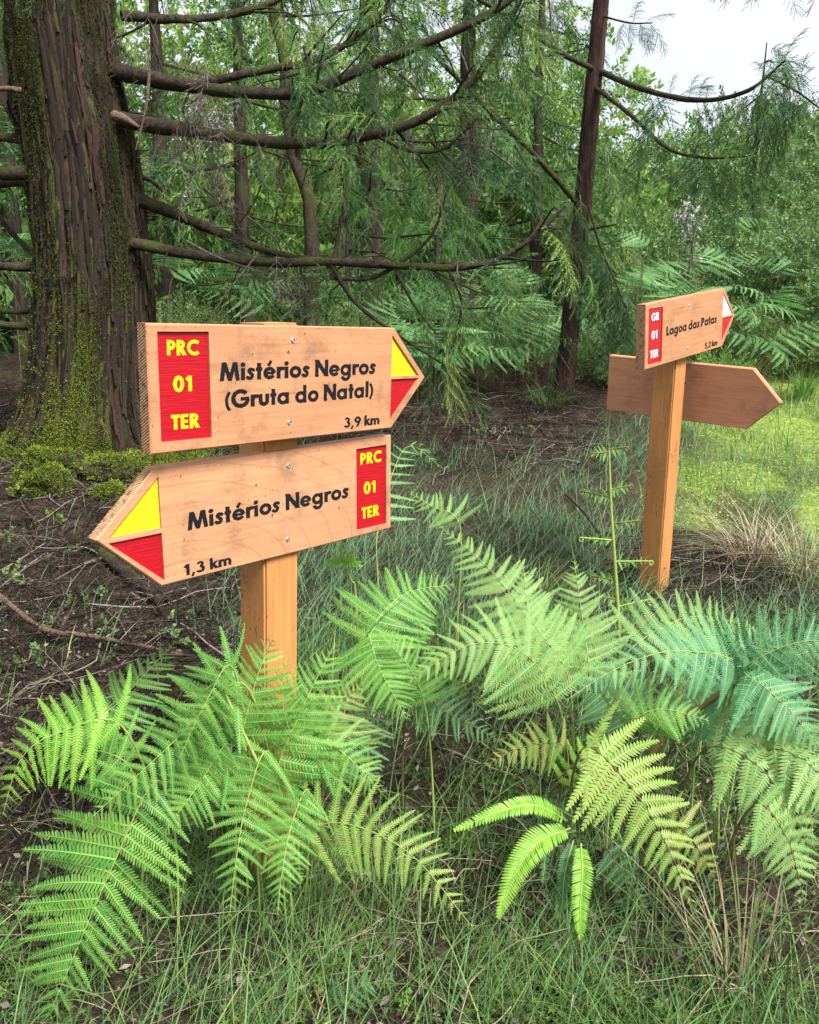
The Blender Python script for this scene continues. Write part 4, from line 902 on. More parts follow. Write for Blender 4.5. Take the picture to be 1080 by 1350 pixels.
FERNS = [
 ('broad green bracken frond drooping onto the grass, its tip lowest of all', [(205, 1030, 1.42), (145, 1150, 1.36), (62, 1345, 1.27)], .215, G, 19, 'bracken', MD, (1.25, .8), 'lance'),
 ('lime green bracken frond bending down from a pale bent stalk', [(158, 955, 1.46), (78, 966, 1.43), (28, 1000, 1.41), (2, 1080, 1.40)], .125, LM, 15, 'bracken', MD),
 ('green bracken frond reaching sideways above the lowest drooping frond', [(318, 900, 1.46), (222, 985, 1.42), (108, 1090, 1.37)], .13, G, 18, 'bracken', MD),
 ('bracken frond rising towards the fallen stick with its small tip curled', [(100, 985, 1.55), (162, 920, 1.62), (232, 845, 1.74)], .125, G, 17, 'bracken', MD),
 ('short bracken frond folded down beside the signpost', [(308, 882, 1.45), (272, 925, 1.42), (232, 1010, 1.39)], .085, G, 14, 'bracken', MD),
 ('bracken frond arching across the front of the near signpost', [(318, 985, 1.47), (334, 910, 1.48), (352, 858, 1.50), (362, 842, 1.49)], .13, G, 15, 'bracken', (.1, -.9, .4)),
 ('bracken frond rising beside the signpost on a brown rib', [(362, 1030, 1.50), (398, 935, 1.53), (442, 848, 1.60)], .145, G, 17, 'bracken', (-.25, -.8, .5)),
 ('bracken frond hanging straight down in front of the signpost foot', [(352, 990, 1.45), (325, 1060, 1.40), (312, 1130, 1.36), (302, 1213, 1.32)], .115, G, 17, 'bracken', MD),
 ('yellowish bracken frond curving away from the signpost foot over the grass', [(388, 1105, 1.47), (450, 1085, 1.44), (540, 1125, 1.39), (625, 1225, 1.33)], .125, YL, 17, 'bracken', (.15, -.85, .5)),
 ('bracken frond spreading flat behind the signpost towards the far sign', [(486, 845, 1.80), (530, 785, 1.88), (600, 770, 1.96)], .15, G, 16, 'bracken', MD),
 ('bracken frond drooping in a fan between the signpost and the pale ferns', [(484, 838, 1.80), (500, 880, 1.72), (536, 948, 1.62)], .135, G, 16, 'bracken', MD),
 ('pale green fern frond with long hanging leaflets in the middle of the ferns', [(735, 925, 1.74), (690, 860, 1.72), (620, 850, 1.68), (538, 898, 1.62)], .165, PA, 18, 'lady', MD),
 ('pale upright fern frond beside the tall uncoiling stalk', [(778, 900, 2.0), (768, 815, 2.06), (757, 738, 2.14)], .15, PA, 16, 'lady', (0, -.95, .3)),
 ('pale fern frond leaning back over the fine grass', [(708, 838, 2.1), (650, 755, 2.18), (578, 692, 2.28)], .14, PA, 16, 'lady', MD),
 ('small pale frond tip bowing beyond the other ferns', [(606, 692, 2.34), (570, 668, 2.36), (538, 648, 2.4)], .085, PA, 10, 'lady', (0, -.8, .5)),
 ('pale fern frond spreading at the foot of the far sign', [(838, 850, 2.1), (920, 812, 2.2), (1015, 836, 2.3)], .145, PA, 16, 'lady', MD),
 ('blue green fern frond arching over with leaflets hanging on both sides', [(985, 885, 1.68), (900, 858, 1.62), (820, 878, 1.57), (742, 926, 1.52)], .115, BL, 18, 'lady', MD),
 ('blue green fern frond spreading over a thick bent stalk', [(965, 900, 1.66), (1020, 858, 1.62), (1080, 845, 1.6), (1150, 870, 1.58)], .13, BL, 16, 'lady', MD),
 ('blue green fern frond hanging down past the thick bent stalk', [(975, 895, 1.64), (1030, 925, 1.56), (1085, 990, 1.5)], .13, BL, 15, 'lady', MD),
 ('shaded blue green frond under the thick bent stalk', [(940, 915, 1.72), (970, 960, 1.7), (985, 1010, 1.7)], .11, BL, 13, 'lady', MD),
 ('yellow green triangular fern frond with brown flecked ribs above the bare soil', [(772, 985, 1.52), (830, 1035, 1.47), (872, 1100, 1.42), (915, 1195, 1.35)], .14, YL, 15, 'broad', MD),
 ('pale fern frond hanging above the rush tuft', [(935, 985, 1.6), (1000, 1010, 1.52), (1050, 1080, 1.45), (1080, 1160, 1.42)], .13, PA, 14, 'broad', MD),
 ('pale fern frond beyond the rush tuft with few long leaflets', [(1010, 990, 1.55), (1070, 1010, 1.48), (1120, 1080, 1.42)], .14, PA, 13, 'broad', MD),
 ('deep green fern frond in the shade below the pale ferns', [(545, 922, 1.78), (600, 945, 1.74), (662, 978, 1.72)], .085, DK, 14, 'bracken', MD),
 ('olive fern frond withering under the pale ferns', [(745, 985, 1.62), (690, 985, 1.62), (640, 1010, 1.6)], .07, OL, 11, 'broad', MD),
 ('yellow fern frond with browning tips beside the triangular frond', [(880, 1085, 1.46), (915, 1110, 1.44), (945, 1165, 1.42)], .075, OL, 9, 'broad', MD),
 ('short yellow green frond bending over the bare soil', [(735, 1030, 1.58), (790, 985, 1.6), (835, 968, 1.62)], .06, LM, 10, 'broad', MD),
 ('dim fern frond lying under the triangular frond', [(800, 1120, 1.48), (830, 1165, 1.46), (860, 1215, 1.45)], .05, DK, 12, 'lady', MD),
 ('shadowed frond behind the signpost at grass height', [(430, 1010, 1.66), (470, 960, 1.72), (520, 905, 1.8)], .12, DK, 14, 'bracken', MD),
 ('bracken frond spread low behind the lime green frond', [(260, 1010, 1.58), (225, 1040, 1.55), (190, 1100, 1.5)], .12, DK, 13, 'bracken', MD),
 ('dull green frond overlapping behind the hanging yellowish frond', [(420, 1000, 1.6), (440, 940, 1.64), (480, 900, 1.7)], .13, OL, 14, 'bracken', (-.2, -.8, .5)),
 ('small frond sheltering in the grass below the sign boards', [(500, 690, 2.9), (535, 590, 3.2), (585, 618, 3.15)], .13, 'fern_far', 12, 'bracken', MD),
 ('tiny fern spreading in the short grass at the front', [(430, 1330, 1.30), (475, 1300, 1.30), (520, 1290, 1.32)], .05, DK, 10, 'lady', UP),
 ('seedling fern at the foot of the big cedar', [(55, 690, 4.2), (45, 670, 4.2), (32, 655, 4.2)], .12, G, 6, 'lady', MD),
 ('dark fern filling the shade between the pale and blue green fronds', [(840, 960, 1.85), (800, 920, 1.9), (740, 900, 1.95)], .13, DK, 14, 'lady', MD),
 ('bracken frond leaning out over the grass behind the lime green frond', [(170, 1010, 1.5), (110, 985, 1.52), (30, 960, 1.56)], .11, G, 15, 'bracken', MD),
 ('bracken frond spreading low beneath the arching fronds by the signpost', [(300, 985, 1.46), (262, 1035, 1.42), (215, 1100, 1.38)], .12, G, 15, 'bracken', MD),
 ('bracken frond fanning out over the grass beside the post', [(395, 1000, 1.52), (440, 985, 1.52), (505, 1045, 1.5)], .12, G, 15, 'bracken', MD),
 ('narrow bracken frond standing against the near post', [(385, 990, 1.52), (372, 920, 1.53), (378, 868, 1.55)], .09, G, 13, 'bracken', (-.2, -.9, .3)),
 ('pale frond overlapping the fan of bracken in the middle', [(560, 930, 1.72), (540, 880, 1.72), (500, 835, 1.74)], .11, G, 14, 'bracken', MD),
 ('pale fern frond filling between the hanging and the upright pale fronds', [(745, 880, 1.9), (700, 815, 1.95), (690, 745, 2.02)], .14, PA, 15, 'lady', MD),
 ('green fern frond spreading before the thick bent stalk', [(830, 960, 1.62), (870, 935, 1.6), (935, 950, 1.58)], .10, G, 13, 'lady', MD),
 ('blue green frond reaching past the far signpost foot', [(900, 905, 1.8), (960, 860, 1.85), (1040, 835, 1.9)], .12, BL, 14, 'lady', MD),
 ('pale frond hanging low beside the foreground rushes', [(1000, 1060, 1.45), (1040, 1110, 1.42), (1060, 1190, 1.38)], .10, PA, 12, 'broad', MD),
 ('bracken frond drooping low across the foot of the near post', [(405, 1040, 1.5), (385, 1085, 1.44), (372, 1150, 1.38), (366, 1205, 1.35)], .10, G, 15, 'bracken', MD),
 ('short bracken frond tucked against the foot of the near post', [(335, 1080, 1.5), (360, 1110, 1.45), (400, 1160, 1.4)], .08, G, 13, 'bracken', MD),
 ('dark fern in the hollow behind the thick bent stalk', [(900, 960, 1.8), (930, 930, 1.85), (985, 935, 1.9)], .12, DK, 13, 'lady', MD),
]
for f in FERNS:
    fern(f[0], f[1], f[2] * 1.12, f[3], int(f[4] * 1.08), f[5], tuple(.5 * a + .5 * b for a, b in zip(f[6], (0, -.9, .45))), lr=f[7] if len(f) > 7 else (1, 1), prof=f[8] if len(f) > 8 else 'tri', stalk='stalk_brown' if f[3] in (OL, DK) or f[5] == 'broad' else 'stalk')
# bracken standing behind, under the wood and round the clearing
FGp = {0: ('bracken under the cedars', 'spreading bracken frond in the shade under the cedars behind the near boards'), 1: ('bracken beside the far sign', 'spreading bracken frond among the heath between the slender cedar and the far sign'), 2: ('bracken beyond the clearing', 'spreading bracken frond beyond the mossy clearing below the evergreen shrubs')}
spots = [(560, 425, 7.2), (600, 400, 7.6), (640, 415, 7.3), (690, 400, 7.8), (520, 440, 6.9), (560, 390, 8.4), (620, 370, 8.6), (480, 420, 7.2), (540, 470, 6.4), (585, 480, 6.6), (630, 470, 6.8), (670, 450, 7.2), (700, 440, 7.5), (655, 385, 8.2),
         (860, 350, 8.4), (890, 375, 8.0), (940, 385, 7.8), (850, 385, 7.6), (905, 345, 8.8), (960, 330, 9.2), (1000, 320, 9.4), (1030, 400, 7.6), (1060, 420, 7.2), (1070, 385, 8), (1010, 450, 7.4), (1050, 465, 7.0), (985, 430, 7.8), (1075, 450, 6.8), (830, 370, 7.8), (960, 300, 10),
         (450, 380, 7.6), (340, 400, 6.8), (290, 380, 7.0), (700, 360, 8.8), (735, 410, 8.2), (820, 420, 7.2), (240, 360, 7.4), (20, 330, 7.5), (30, 400, 6.8), (600, 440, 7.0), (510, 395, 7.8), (500, 470, 6.5), (565, 450, 6.8), (615, 455, 6.9), (650, 430, 7.1), (680, 470, 6.9), (705, 470, 7.0), (530, 410, 7.4), (590, 420, 7.3), (660, 365, 8.8), (720, 385, 8.6), (590, 365, 8.8), (880, 400, 7.4), (920, 360, 8.3), (860, 330, 9), (1010, 350, 8.8), (1050, 345, 8.8), (800, 440, 7.2), (785, 400, 7.8)]
for (x, y, D) in spots:
    for r in range(2 if D < 8 else 1):
        p = px(x + random.uniform(-22, 22), y + random.uniform(-12, 12), D + random.uniform(-.2, .2)); a = random.uniform(0, 6.28); ln = random.uniform(.45, .75)
        g = gz(p.x, p.y); p.z = max(p.z, g + .12)
        o = Vector((math.cos(a) * ln, math.sin(a) * ln * .7, random.uniform(-.02, .22)))
        kk = 0 if x < 780 else 1 if x < 970 else 2
        fern(FGp[kk][1], [p, p + o * .55 + Vector((0, 0, .07)), p + o], random.uniform(.2, .32), 'fern_far', 11, 'bracken', (0, -.45, .9), FGp[kk][0], far=True, absolute=True, stalk='stalk_brown')

# hard fern with simple comb-like fronds
def comb_frond(parent, base, pts, W, mat, n):
    P = [px(*p) for p in pts]; C = catmull(P, 90); T = unit(np.gradient(C, axis=0)); fr = bpy.data.objects.new('frond', None); COL.objects.link(fr); fr.parent = parent
    V, Q = tube_np(C[::4] - np.array(base), np.linspace(.0022, .0008, len(C[::4])), 6); link('rib', mesh_np('rib', V, Q, M['stalk'], smooth=True), fr)
    nb = Vector((0, -.6, .8))
    for i in range(n):
        u = .06 + .94 * (i + .3) / n; j = min(89, int(u * 89)); p = Vector(C[j]); tt = Vector(T[j]); N = (nb - tt * nb.dot(tt)).normalized(); S = tt.cross(N)
        l = W * min(1, .35 + 2.4 * u) * (1 - u ** 3.2) ** .8 + .003; wd = (C.shape[0] and (np.linalg.norm(C[-1] - C[0]) / n)) * 1.02
        for s in (-1, 1):
            ph = rad(74 - 22 * u); d = (tt * math.cos(ph) + S * s * math.sin(ph) + N * random.uniform(.0, .22)).normalized(); Y = (tt - d * tt.dot(d)).normalized() * s; Z = d.cross(Y)
            m4 = Matrix((d * l, Y * wd, Z * l)).transposed().to_4x4(); m4.translation = p - Vector(base); link('leaflet', LEAFLET[mat], fr, m4)
LEAFLET = {}
for mt in (LM, G, DK):
    v = np.array([(0, -.5, 0), (0, .42, 0), (.45, -.46, .05), (.45, .40, .05), (.8, -.3, .03), (.8, .3, .03), (1, .12, -.03), (.4, 0, -.02)], float)
    LEAFLET[mt] = mesh_np('leaflet', v, np.array([(0, 1, 7), (1, 3, 7), (0, 7, 2), (2, 7, 3), (2, 3, 5), (2, 5, 4), (4, 5, 6)]), M[mt])
hb = px(757, 1085, 1.5); hb.z = gz(hb.x, hb.y)
HF = thing('hard_fern', 'lime green hard fern with comb like strap fronds on the bare soil', 'fern', hb)
for pts, W, mt, n in (([(748, 1082, 1.48), (705, 1062, 1.46), (660, 1070, 1.44), (596, 1096, 1.42)], .020, LM, 40), ([(752, 1092, 1.47), (710, 1110, 1.43), (680, 1150, 1.40), (656, 1212, 1.37)], .030, LM, 42),
                      ([(766, 1112, 1.47), (768, 1150, 1.42), (765, 1195, 1.39), (766, 1240, 1.37)], .021, LM, 38), ([(756, 1108, 1.5), (745, 1150, 1.46), (740, 1205, 1.43)], .016, DK, 30),
                      ([(760, 1095, 1.5), (725, 1110, 1.5), (715, 1165, 1.48)], .013, DK, 24), ([(760, 1080, 1.54), (720, 1060, 1.56), (690, 1075, 1.58)], .014, DK, 24)):
    comb_frond(HF, hb, pts, W, mt, n)

# tall stalk with uncoiling croziers
def young_fern():
    b0 = px(817, 905, 2.2); b0 = Vector((b0.x, 2.2, gz(b0.x, 2.2))); t = thing('young_fern', 'tall green fern stalk with brown uncoiling croziers along its sides', 'fern', b0)
    P = [b0, px(817, 860, 2.2), px(812, 760, 2.2), px(806, 670, 2.2), px(803, 592, 2.2)]
    tube('stalk', [p - b0 for p in P], (.0066, .0058, .005, .0038, .0026), M['stalk'], t, n=40, sides=10, rough=.05)
    for (y, s, l) in ((592, 1, .045), (596, -1, .05), (645, 1, .06), (655, -1, .075), (690, 1, .07), (712, -1, .09), (740, 1, .10), (765, -1, .06), (800, 1, .09), (790, -1, .05), (840, -1, .05), (835, 1, .11)):
        p0 = px(np.interp(y, [592, 670, 760, 860], [803, 806, 812, 817]), y, 2.2); e = Vector((s * l, random.uniform(-.03, .03), random.uniform(.0, .02)))
        pts = [p0, p0 + e * .6, p0 + e] ; c = p0 + e + Vector((0, 0, -.006))
        for k_ in range(7): a = math.pi / 2 - s * k_ * .95; rr = .0075 * (1 - k_ / 9); pts.append(c + Vector((math.cos(a) * rr, 0, math.sin(a) * rr)))
        o = tube('crozier', [p - b0 for p in pts], (.0026, .0022, .002, .002, .0028, .003), M['stalk_brown' if l < .08 else 'stalk'], t, n=30, sides=6, rough=.2)
        m = 8 if l > .05 else 4
        for q in range(m):
            for sd in (-1, 1):
                pp = p0 + e * ((q + 1) / (m + .5)); dd = Vector((s * random.uniform(.1, .7), random.uniform(-.7, .2), sd * random.uniform(.6, 1.1))).normalized(); L_ = .026 * (1 - .5 * q / m) * random.uniform(.55, 1.15); Y = Vector((1, 0, 0)).cross(dd).normalized(); Z = dd.cross(Y)
                m4 = Matrix((dd * L_, Y.cross(dd) * L_, Y * L_)).transposed().to_4x4(); m4.translation = pp - b0; link('pinna', pinna(G, .02, 1, 'broad', False), t, m4)
young_fern()
# thick bent stalk of the blue-green fern and a pale bent stalk
def loose_stalk(label, pts, rr, mat):
    P = [px(*p) for p in pts]; b = P[0].copy(); t = thing('fern_stalk', label, 'fern stalk', b)
    tube('stalk', [p - b for p in P], rr, M[mat], t, n=30, sides=10, rough=.06)
loose_stalk('thick brown green bent fern stalk carrying the blue green fronds', [(850, 1010, 1.72), (880, 960, 1.7), (930, 928, 1.68), (985, 890, 1.67)], (.009, .008, .0075, .005), 'stalk_brown')
loose_stalk('pale bent stalk leaning across the foot of the near signpost', [(352, 1032, 1.44), (330, 985, 1.43), (300, 920, 1.43), (298, 900, 1.44)], (.003, .003, .0025, .002), 'stalk')
# uncoiling pale tip below the boards
def pale_tip():
    b = px(478, 800, 1.9); b.z = gz(b.x, b.y); t = thing('young_fern', 'small pale fern tip just uncoiling below the lower board', 'fern', b)
    tube('stalk', [p - b for p in (b, px(470, 800, 1.9), px(463, 765, 1.88), (px(452, 738, 1.86)))], (.003, .003, .0026, .0018), M['stalk'], t, n=20, sides=7)
    for k_ in range(9):
        a = rad(200 - k_ * 27); d = Vector((math.cos(a), -.3, math.sin(a) * .6)).normalized(); L_ = .045; Y = Vector((0, -1, .4)).cross(d).normalized()
        m4 = Matrix((d * L_, Y * L_, d.cross(Y) * L_)).transposed().to_4x4(); m4.translation = px(453, 742, 1.86) - b; link('pinna', pinna(LM, .04, 1, 'broad', False), t, m4)
pale_tip()

# ------------------------------------------------------------------ grass, litter, moss
def visible_pts(n, y0, y1, pw=1.0, marg=.54, xoff=0):
    u = RNG.random(n); y = (y0 ** (1 + pw) + u * (y1 ** (1 + pw) - y0 ** (1 + pw))) ** (1 / (1 + pw))
    x = RNG.uniform(-1, 1, n) * (marg * y + .15); return x + xoff, y
def blades(x, y, hgt, wid, lean, curl, tint, name, label, mat, cat=None):
    n = len(x); z = H(x, y) - .004; a = RNG.uniform(0, 2 * np.pi, n); o = np.stack([np.cos(a), np.sin(a), 0 * a], -1); sd = np.stack([-np.sin(a + .6), np.cos(a + .6), 0 * a], -1)
    P = np.stack([x, y, z], -1); S = []
    for u, w_ in ((0, 1.0), (.4, .85), (.75, .55)):
        c = P + o * (hgt * (lean * u + curl * u * u))[:, None] + np.array([0, 0, 1.0]) * (hgt * (u - .35 * curl * u * u))[:, None]; S += [c - sd * (wid * w_)[:, None], c + sd * (wid * w_)[:, None]]
    S.append(P + o * (hgt * (lean + curl))[:, None] + np.array([0, 0, 1.0]) * (hgt * (1 - .42 * curl))[:, None])
    V = np.stack(S, 1).reshape(-1, 3); t = np.array([(0, 1, 3), (0, 3, 2), (2, 3, 5), (2, 5, 4), (4, 5, 6)]); T = (t[None] + (np.arange(n) * 7)[:, None, None]).reshape(-1, 3)
    o_ = link(name, mesh_np(name, V, T, mat, tint=np.repeat(tint, 7)), kind='stuff', label=label); return o_
def keep(x, y, m): k = RNG.random(len(x)) < m; return x[k], y[k]
# foreground: dense uneven fine grass
x, y = visible_pts(82000, 1.05, 2.9, .2)
cl = fbm(x * 3.5, y * 3.5, 101, 3); lm = litter_mask(x, y)
x, y = keep(x, y, np.clip((cl - .36) * 4.0, .06, 1) * (1 - .88 * lm) * (1 - .85 * bare_mask(x, y))); n = len(x); cl = fbm(x * 2.2, y * 2.2, 103, 3)
blades(x, y, RNG.gamma(3, .017, n) * (.35 + 1.1 * cl), RNG.uniform(.0004, .0012, n), RNG.normal(.6, .4, n), RNG.uniform(.1, .75, n), np.clip(RNG.beta(2, 2.2, n) * .6 + .17 + (fbm(x * 1.6, y * 1.6, 107) - .5) * .9 + (RNG.random(n) < .06) * .4, 0, 1), 'grass', 'fine green grass over the dark soil', M['grass'])
x, y = visible_pts(4000, 1.05, 2.6, .2); x, y = keep(x, y, (1 - .8 * bare_mask(x, y)) * (1 - .93 * litter_mask(x, y))); n = len(x)
blades(x, y, RNG.uniform(.08, .26, n), RNG.uniform(.0006, .0022, n), RNG.normal(.5, .35, n), RNG.uniform(.2, .9, n), np.clip(RNG.normal(.45, .22, n), 0, 1), 'grass', 'long thin arching grass blades among the ferns', M['grass'])
# mid distance: bluish wispy grass
x, y = visible_pts(46000, 2.5, 6.2, .5)
e = fbm(x * 2, y * 2, 111, 3)
m = (1 - litter_mask(x, y)) * np.clip((e - .3) * 3, .1, 1) * (1 - .93 * moss_mask(x, y))
x, y = keep(x, y, m); n = len(x)
blades(x, y, RNG.gamma(4, .03, n), RNG.uniform(.001, .002, n), RNG.normal(.5, .35, n), RNG.uniform(.2, .9, n), np.clip(RNG.beta(2, 2, n) * .85 + (RNG.random(n) < .05) * .3, 0, 1), 'fine_grass', 'wispy blue green grass between the two signs', M['grass_blue'])
x, y = visible_pts(5000, 2.2, 6.0, .4); x, y = keep(x, y, litter_mask(x, y) * .5); n = len(x)
blades(x, y, RNG.gamma(4, .022, n), RNG.uniform(.001, .002, n), RNG.normal(.5, .35, n), RNG.uniform(.2, .9, n), RNG.random(n), 'fine_grass', 'sparse grass blades in the needle litter', M['grass_blue'])
# clearing grass
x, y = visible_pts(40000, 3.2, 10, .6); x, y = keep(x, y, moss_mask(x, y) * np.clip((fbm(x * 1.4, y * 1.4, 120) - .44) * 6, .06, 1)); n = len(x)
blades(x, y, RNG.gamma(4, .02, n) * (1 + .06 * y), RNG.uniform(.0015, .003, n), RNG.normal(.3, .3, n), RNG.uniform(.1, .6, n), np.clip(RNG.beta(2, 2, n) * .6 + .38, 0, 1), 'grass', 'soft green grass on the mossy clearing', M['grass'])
# moss rosettes
tv = np.array([[0, -.3, 0], [0, .3, 0], [1, 0, .5]], float); star = np.concatenate([tv @ np.array([[math.cos(a), math.sin(a), 0], [-math.sin(a), math.cos(a), 0], [0, 0, 1]]) for a in (0, 1.26, 2.5, 3.77, 5.03)]); stt = np.arange(15).reshape(5, 3)
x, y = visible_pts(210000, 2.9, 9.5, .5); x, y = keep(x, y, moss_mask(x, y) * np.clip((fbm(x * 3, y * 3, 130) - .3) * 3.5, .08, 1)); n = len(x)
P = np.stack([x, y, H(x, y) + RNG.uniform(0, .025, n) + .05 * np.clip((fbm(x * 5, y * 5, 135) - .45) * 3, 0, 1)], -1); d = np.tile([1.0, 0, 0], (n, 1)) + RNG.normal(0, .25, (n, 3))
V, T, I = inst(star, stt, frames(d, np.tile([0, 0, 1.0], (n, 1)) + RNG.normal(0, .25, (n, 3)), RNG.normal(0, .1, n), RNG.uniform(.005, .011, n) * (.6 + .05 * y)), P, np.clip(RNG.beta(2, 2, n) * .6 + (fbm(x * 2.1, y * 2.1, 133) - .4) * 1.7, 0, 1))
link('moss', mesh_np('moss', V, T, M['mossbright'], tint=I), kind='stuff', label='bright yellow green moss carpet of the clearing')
# needle litter and broken twigs
x, y = visible_pts(9500, 1.6, 7.5, .5); x, y = keep(x, y, litter_mask(x, y)); n = len(x)
P = np.stack([x, y, H(x, y) + RNG.uniform(.0, .05, n)], -1); a = RNG.uniform(0, 6.28, n)
V, T, I = scatter(SPR_FLAT, P, np.stack([np.cos(a), np.sin(a), RNG.normal(0, .3, n) + .1], -1), RNG.uniform(.08, .24, n), tints=np.clip(RNG.beta(1.5, 1.9, n), 0, 1), rollr=.6)
link('needle_litter', mesh_np('needle_litter', V, T, M['litter'], tint=I), kind='stuff', label='dark brown carpet of fallen cedar sprays')
x, y = visible_pts(5200, 1.05, 3.2, .2); x, y = keep(x, y, .3 + .7 * bare_mask(x, y)); n = len(x)
P = np.stack([x, y, H(x, y) + RNG.uniform(.0, .02, n)], -1); a = RNG.uniform(0, 6.28, n)
V, T, I = scatter(SPR_FLAT, P, np.stack([np.cos(a), np.sin(a), RNG.normal(0, .15, n)], -1), RNG.uniform(.04, .11, n), tints=np.clip(RNG.beta(2, 2, n), 0, 1))
link('needle_litter', mesh_np('needle_litter', V, T, M['litter'], tint=I), kind='stuff', label='brown dead sprays and straw under the foreground grass')
def sticks(n, y0, y1, mask, Lr, rr, mat, label):
    x, y = visible_pts(n, y0, y1, .4); x, y = keep(x, y, mask(x, y)); L = []
    for i in range(len(x)):
        a = RNG.uniform(0, 6.28); l = RNG.uniform(*Lr); pts = []
        for u in (-.5, -.15, .2, .5):
            q = np.array([x[i] + math.cos(a) * l * u + RNG.normal(0, l * .05), y[i] + math.sin(a) * l * u + RNG.normal(0, l * .05)]); pts.append([q[0], q[1], gz(q[0], q[1]) + RNG.uniform(.005, .045)])
        r = RNG.uniform(*rr); V, Q = tube_np(catmull(pts, 7), np.linspace(r, r * .5, 7), 4); L.append((V, Q, np.full(len(V), RNG.random())))
    V, Q, I = joinl(L); link('fallen_twigs', mesh_np('fallen_twigs', V, Q, mat, tint=I), kind='stuff', label=label)
sticks(2600, 1.8, 7, litter_mask, (.1, .5), (.0015, .005), M['litter'], 'thin fallen twigs strewn over the needle litter')
sticks(900, 1.1, 2.4, lambda x, y: .5, (.05, .25), (.0008, .002), M['rush'], 'dry straw stems lying in the foreground grass')
# single fallen sticks
def stick(label, pts, r0, r1, mat='stick'):
    P = []
    for (x, y, D, lift) in pts:
        p = px(x, y, D); p.z = gz(p.x, p.y) + lift; P.append(p)
    b = P[0].copy(); t = tube('fallen_stick', [p - b for p in P], (r0, (r0 + r1) / 2, r1), M[mat], None, n=26, sides=8, rough=.15); t.location = b; t['label'] = label; t['category'] = 'stick'
stick('long bare curved stick lying on the litter behind the ferns', [(-30, 770, 3.15, .06), (20, 820, 2.85, .06), (60, 848, 2.7, .05), (120, 860, 2.64, .05), (190, 868, 2.6, .05), (250, 868, 2.6, .02)], .011, .006)
stick('short side twig standing off the long curved stick', [(80, 850, 2.68, .05), (95, 825, 2.68, .12), (102, 805, 2.68, .17)], .005, .003)
stick('mossy fallen limb lying below the pointed left board', [(120, 715, 3.6, .03), (165, 745, 3.3, .03), (215, 790, 3.0, .02)], .032, .022, 'branch')
stick('thin leaning twig in the grass before the far sign', [(803, 640, 3.6, .02), (775, 600, 3.7, .12), (748, 572, 3.75, .2)], .006, .004, 'bark_dark')

# ------------------------------------------------------------------ tussocks, stones, herbs
def tussock(label, c, n, hgt, spread, mat, wid=.0016, tl=(.2, 1), curl=.6):
    b = Vector(c); x = RNG.normal(0, .035 * spread, n); y = RNG.normal(0, .035 * spread, n); a = np.arctan2(y, x) + RNG.normal(0, .5, n); h_ = RNG.uniform(.5, 1.05, n) * hgt; V, T = [], []; tin = []
    for i in range(n):
        o = np.array([math.cos(a[i]), math.sin(a[i]), 0]); sd = np.array([-o[1], o[0], 0]) * wid; p = np.array([x[i], y[i], -.01]); cu = curl * RNG.uniform(.3, 1.3); le = RNG.uniform(.05, .5) * spread; bb = len(V)
        for u in (0, .3, .6, .85, 1):
            q = p + o * h_[i] * (le * u + cu * u * u) + np.array([0, 0, h_[i] * (u - .62 * cu * u * u)]); w_ = 1 - .85 * u ** 2; V += [q - sd * w_, q + sd * w_]
        for s in range(4): T += [(bb + 2 * s, bb + 2 * s + 1, bb + 2 * s + 3), (bb + 2 * s, bb + 2 * s + 3, bb + 2 * s + 2)]
        tin += [RNG.uniform(*tl)] * 10
    o = link('rush_tussock', mesh_np('rush_tussock', np.array(V), np.array(T), M[mat], tint=np.array(tin)), label=label, category='tussock'); o.location = b
def on_ground(x, y, D): p = px(x, y, D); p.z = gz(p.x, p.y); return p
tussock('straw coloured drooping rush tussock on the clearing beside the far signpost', on_ground(1000, 690, 3.45), 150, .40, 1.6, 'rush', .0018, (.3, .9), 1.0)
tussock('second dry rush tussock spilling over beyond the first', on_ground(1062, 705, 3.35), 140, .40, 1.7, 'rush', .0018, (.3, .9), 1.0)
tussock('rush tuft with dark green and brown stems in the foreground', on_ground(985, 1235, 1.33), 60, .42, 1.0, 'rush', .0018, (0, .6), .35)
tussock('thin dry tuft in front of the heath bushes', on_ground(985, 470, 7.6), 50, .5, 1.4, 'rush', .003, (.4, 1), .8)
tussock('bright green grass tuft at the edge of the clearing', on_ground(1062, 500, 7.0), 120, .35, .9, 'herb', .004, (0, 1), .4)
tussock('fresh green grass tuft in the fine grass between the signs', on_ground(715, 700, 3.1), 90, .22, 1.6, 'herb', .0015, (0, 1), .7)
tussock('shaggy olive grass skirt round the foot of the slender cedar', on_ground(728, 550, 6.45), 170, .3, 1.5, 'heath', .003, (0, 1), .8)
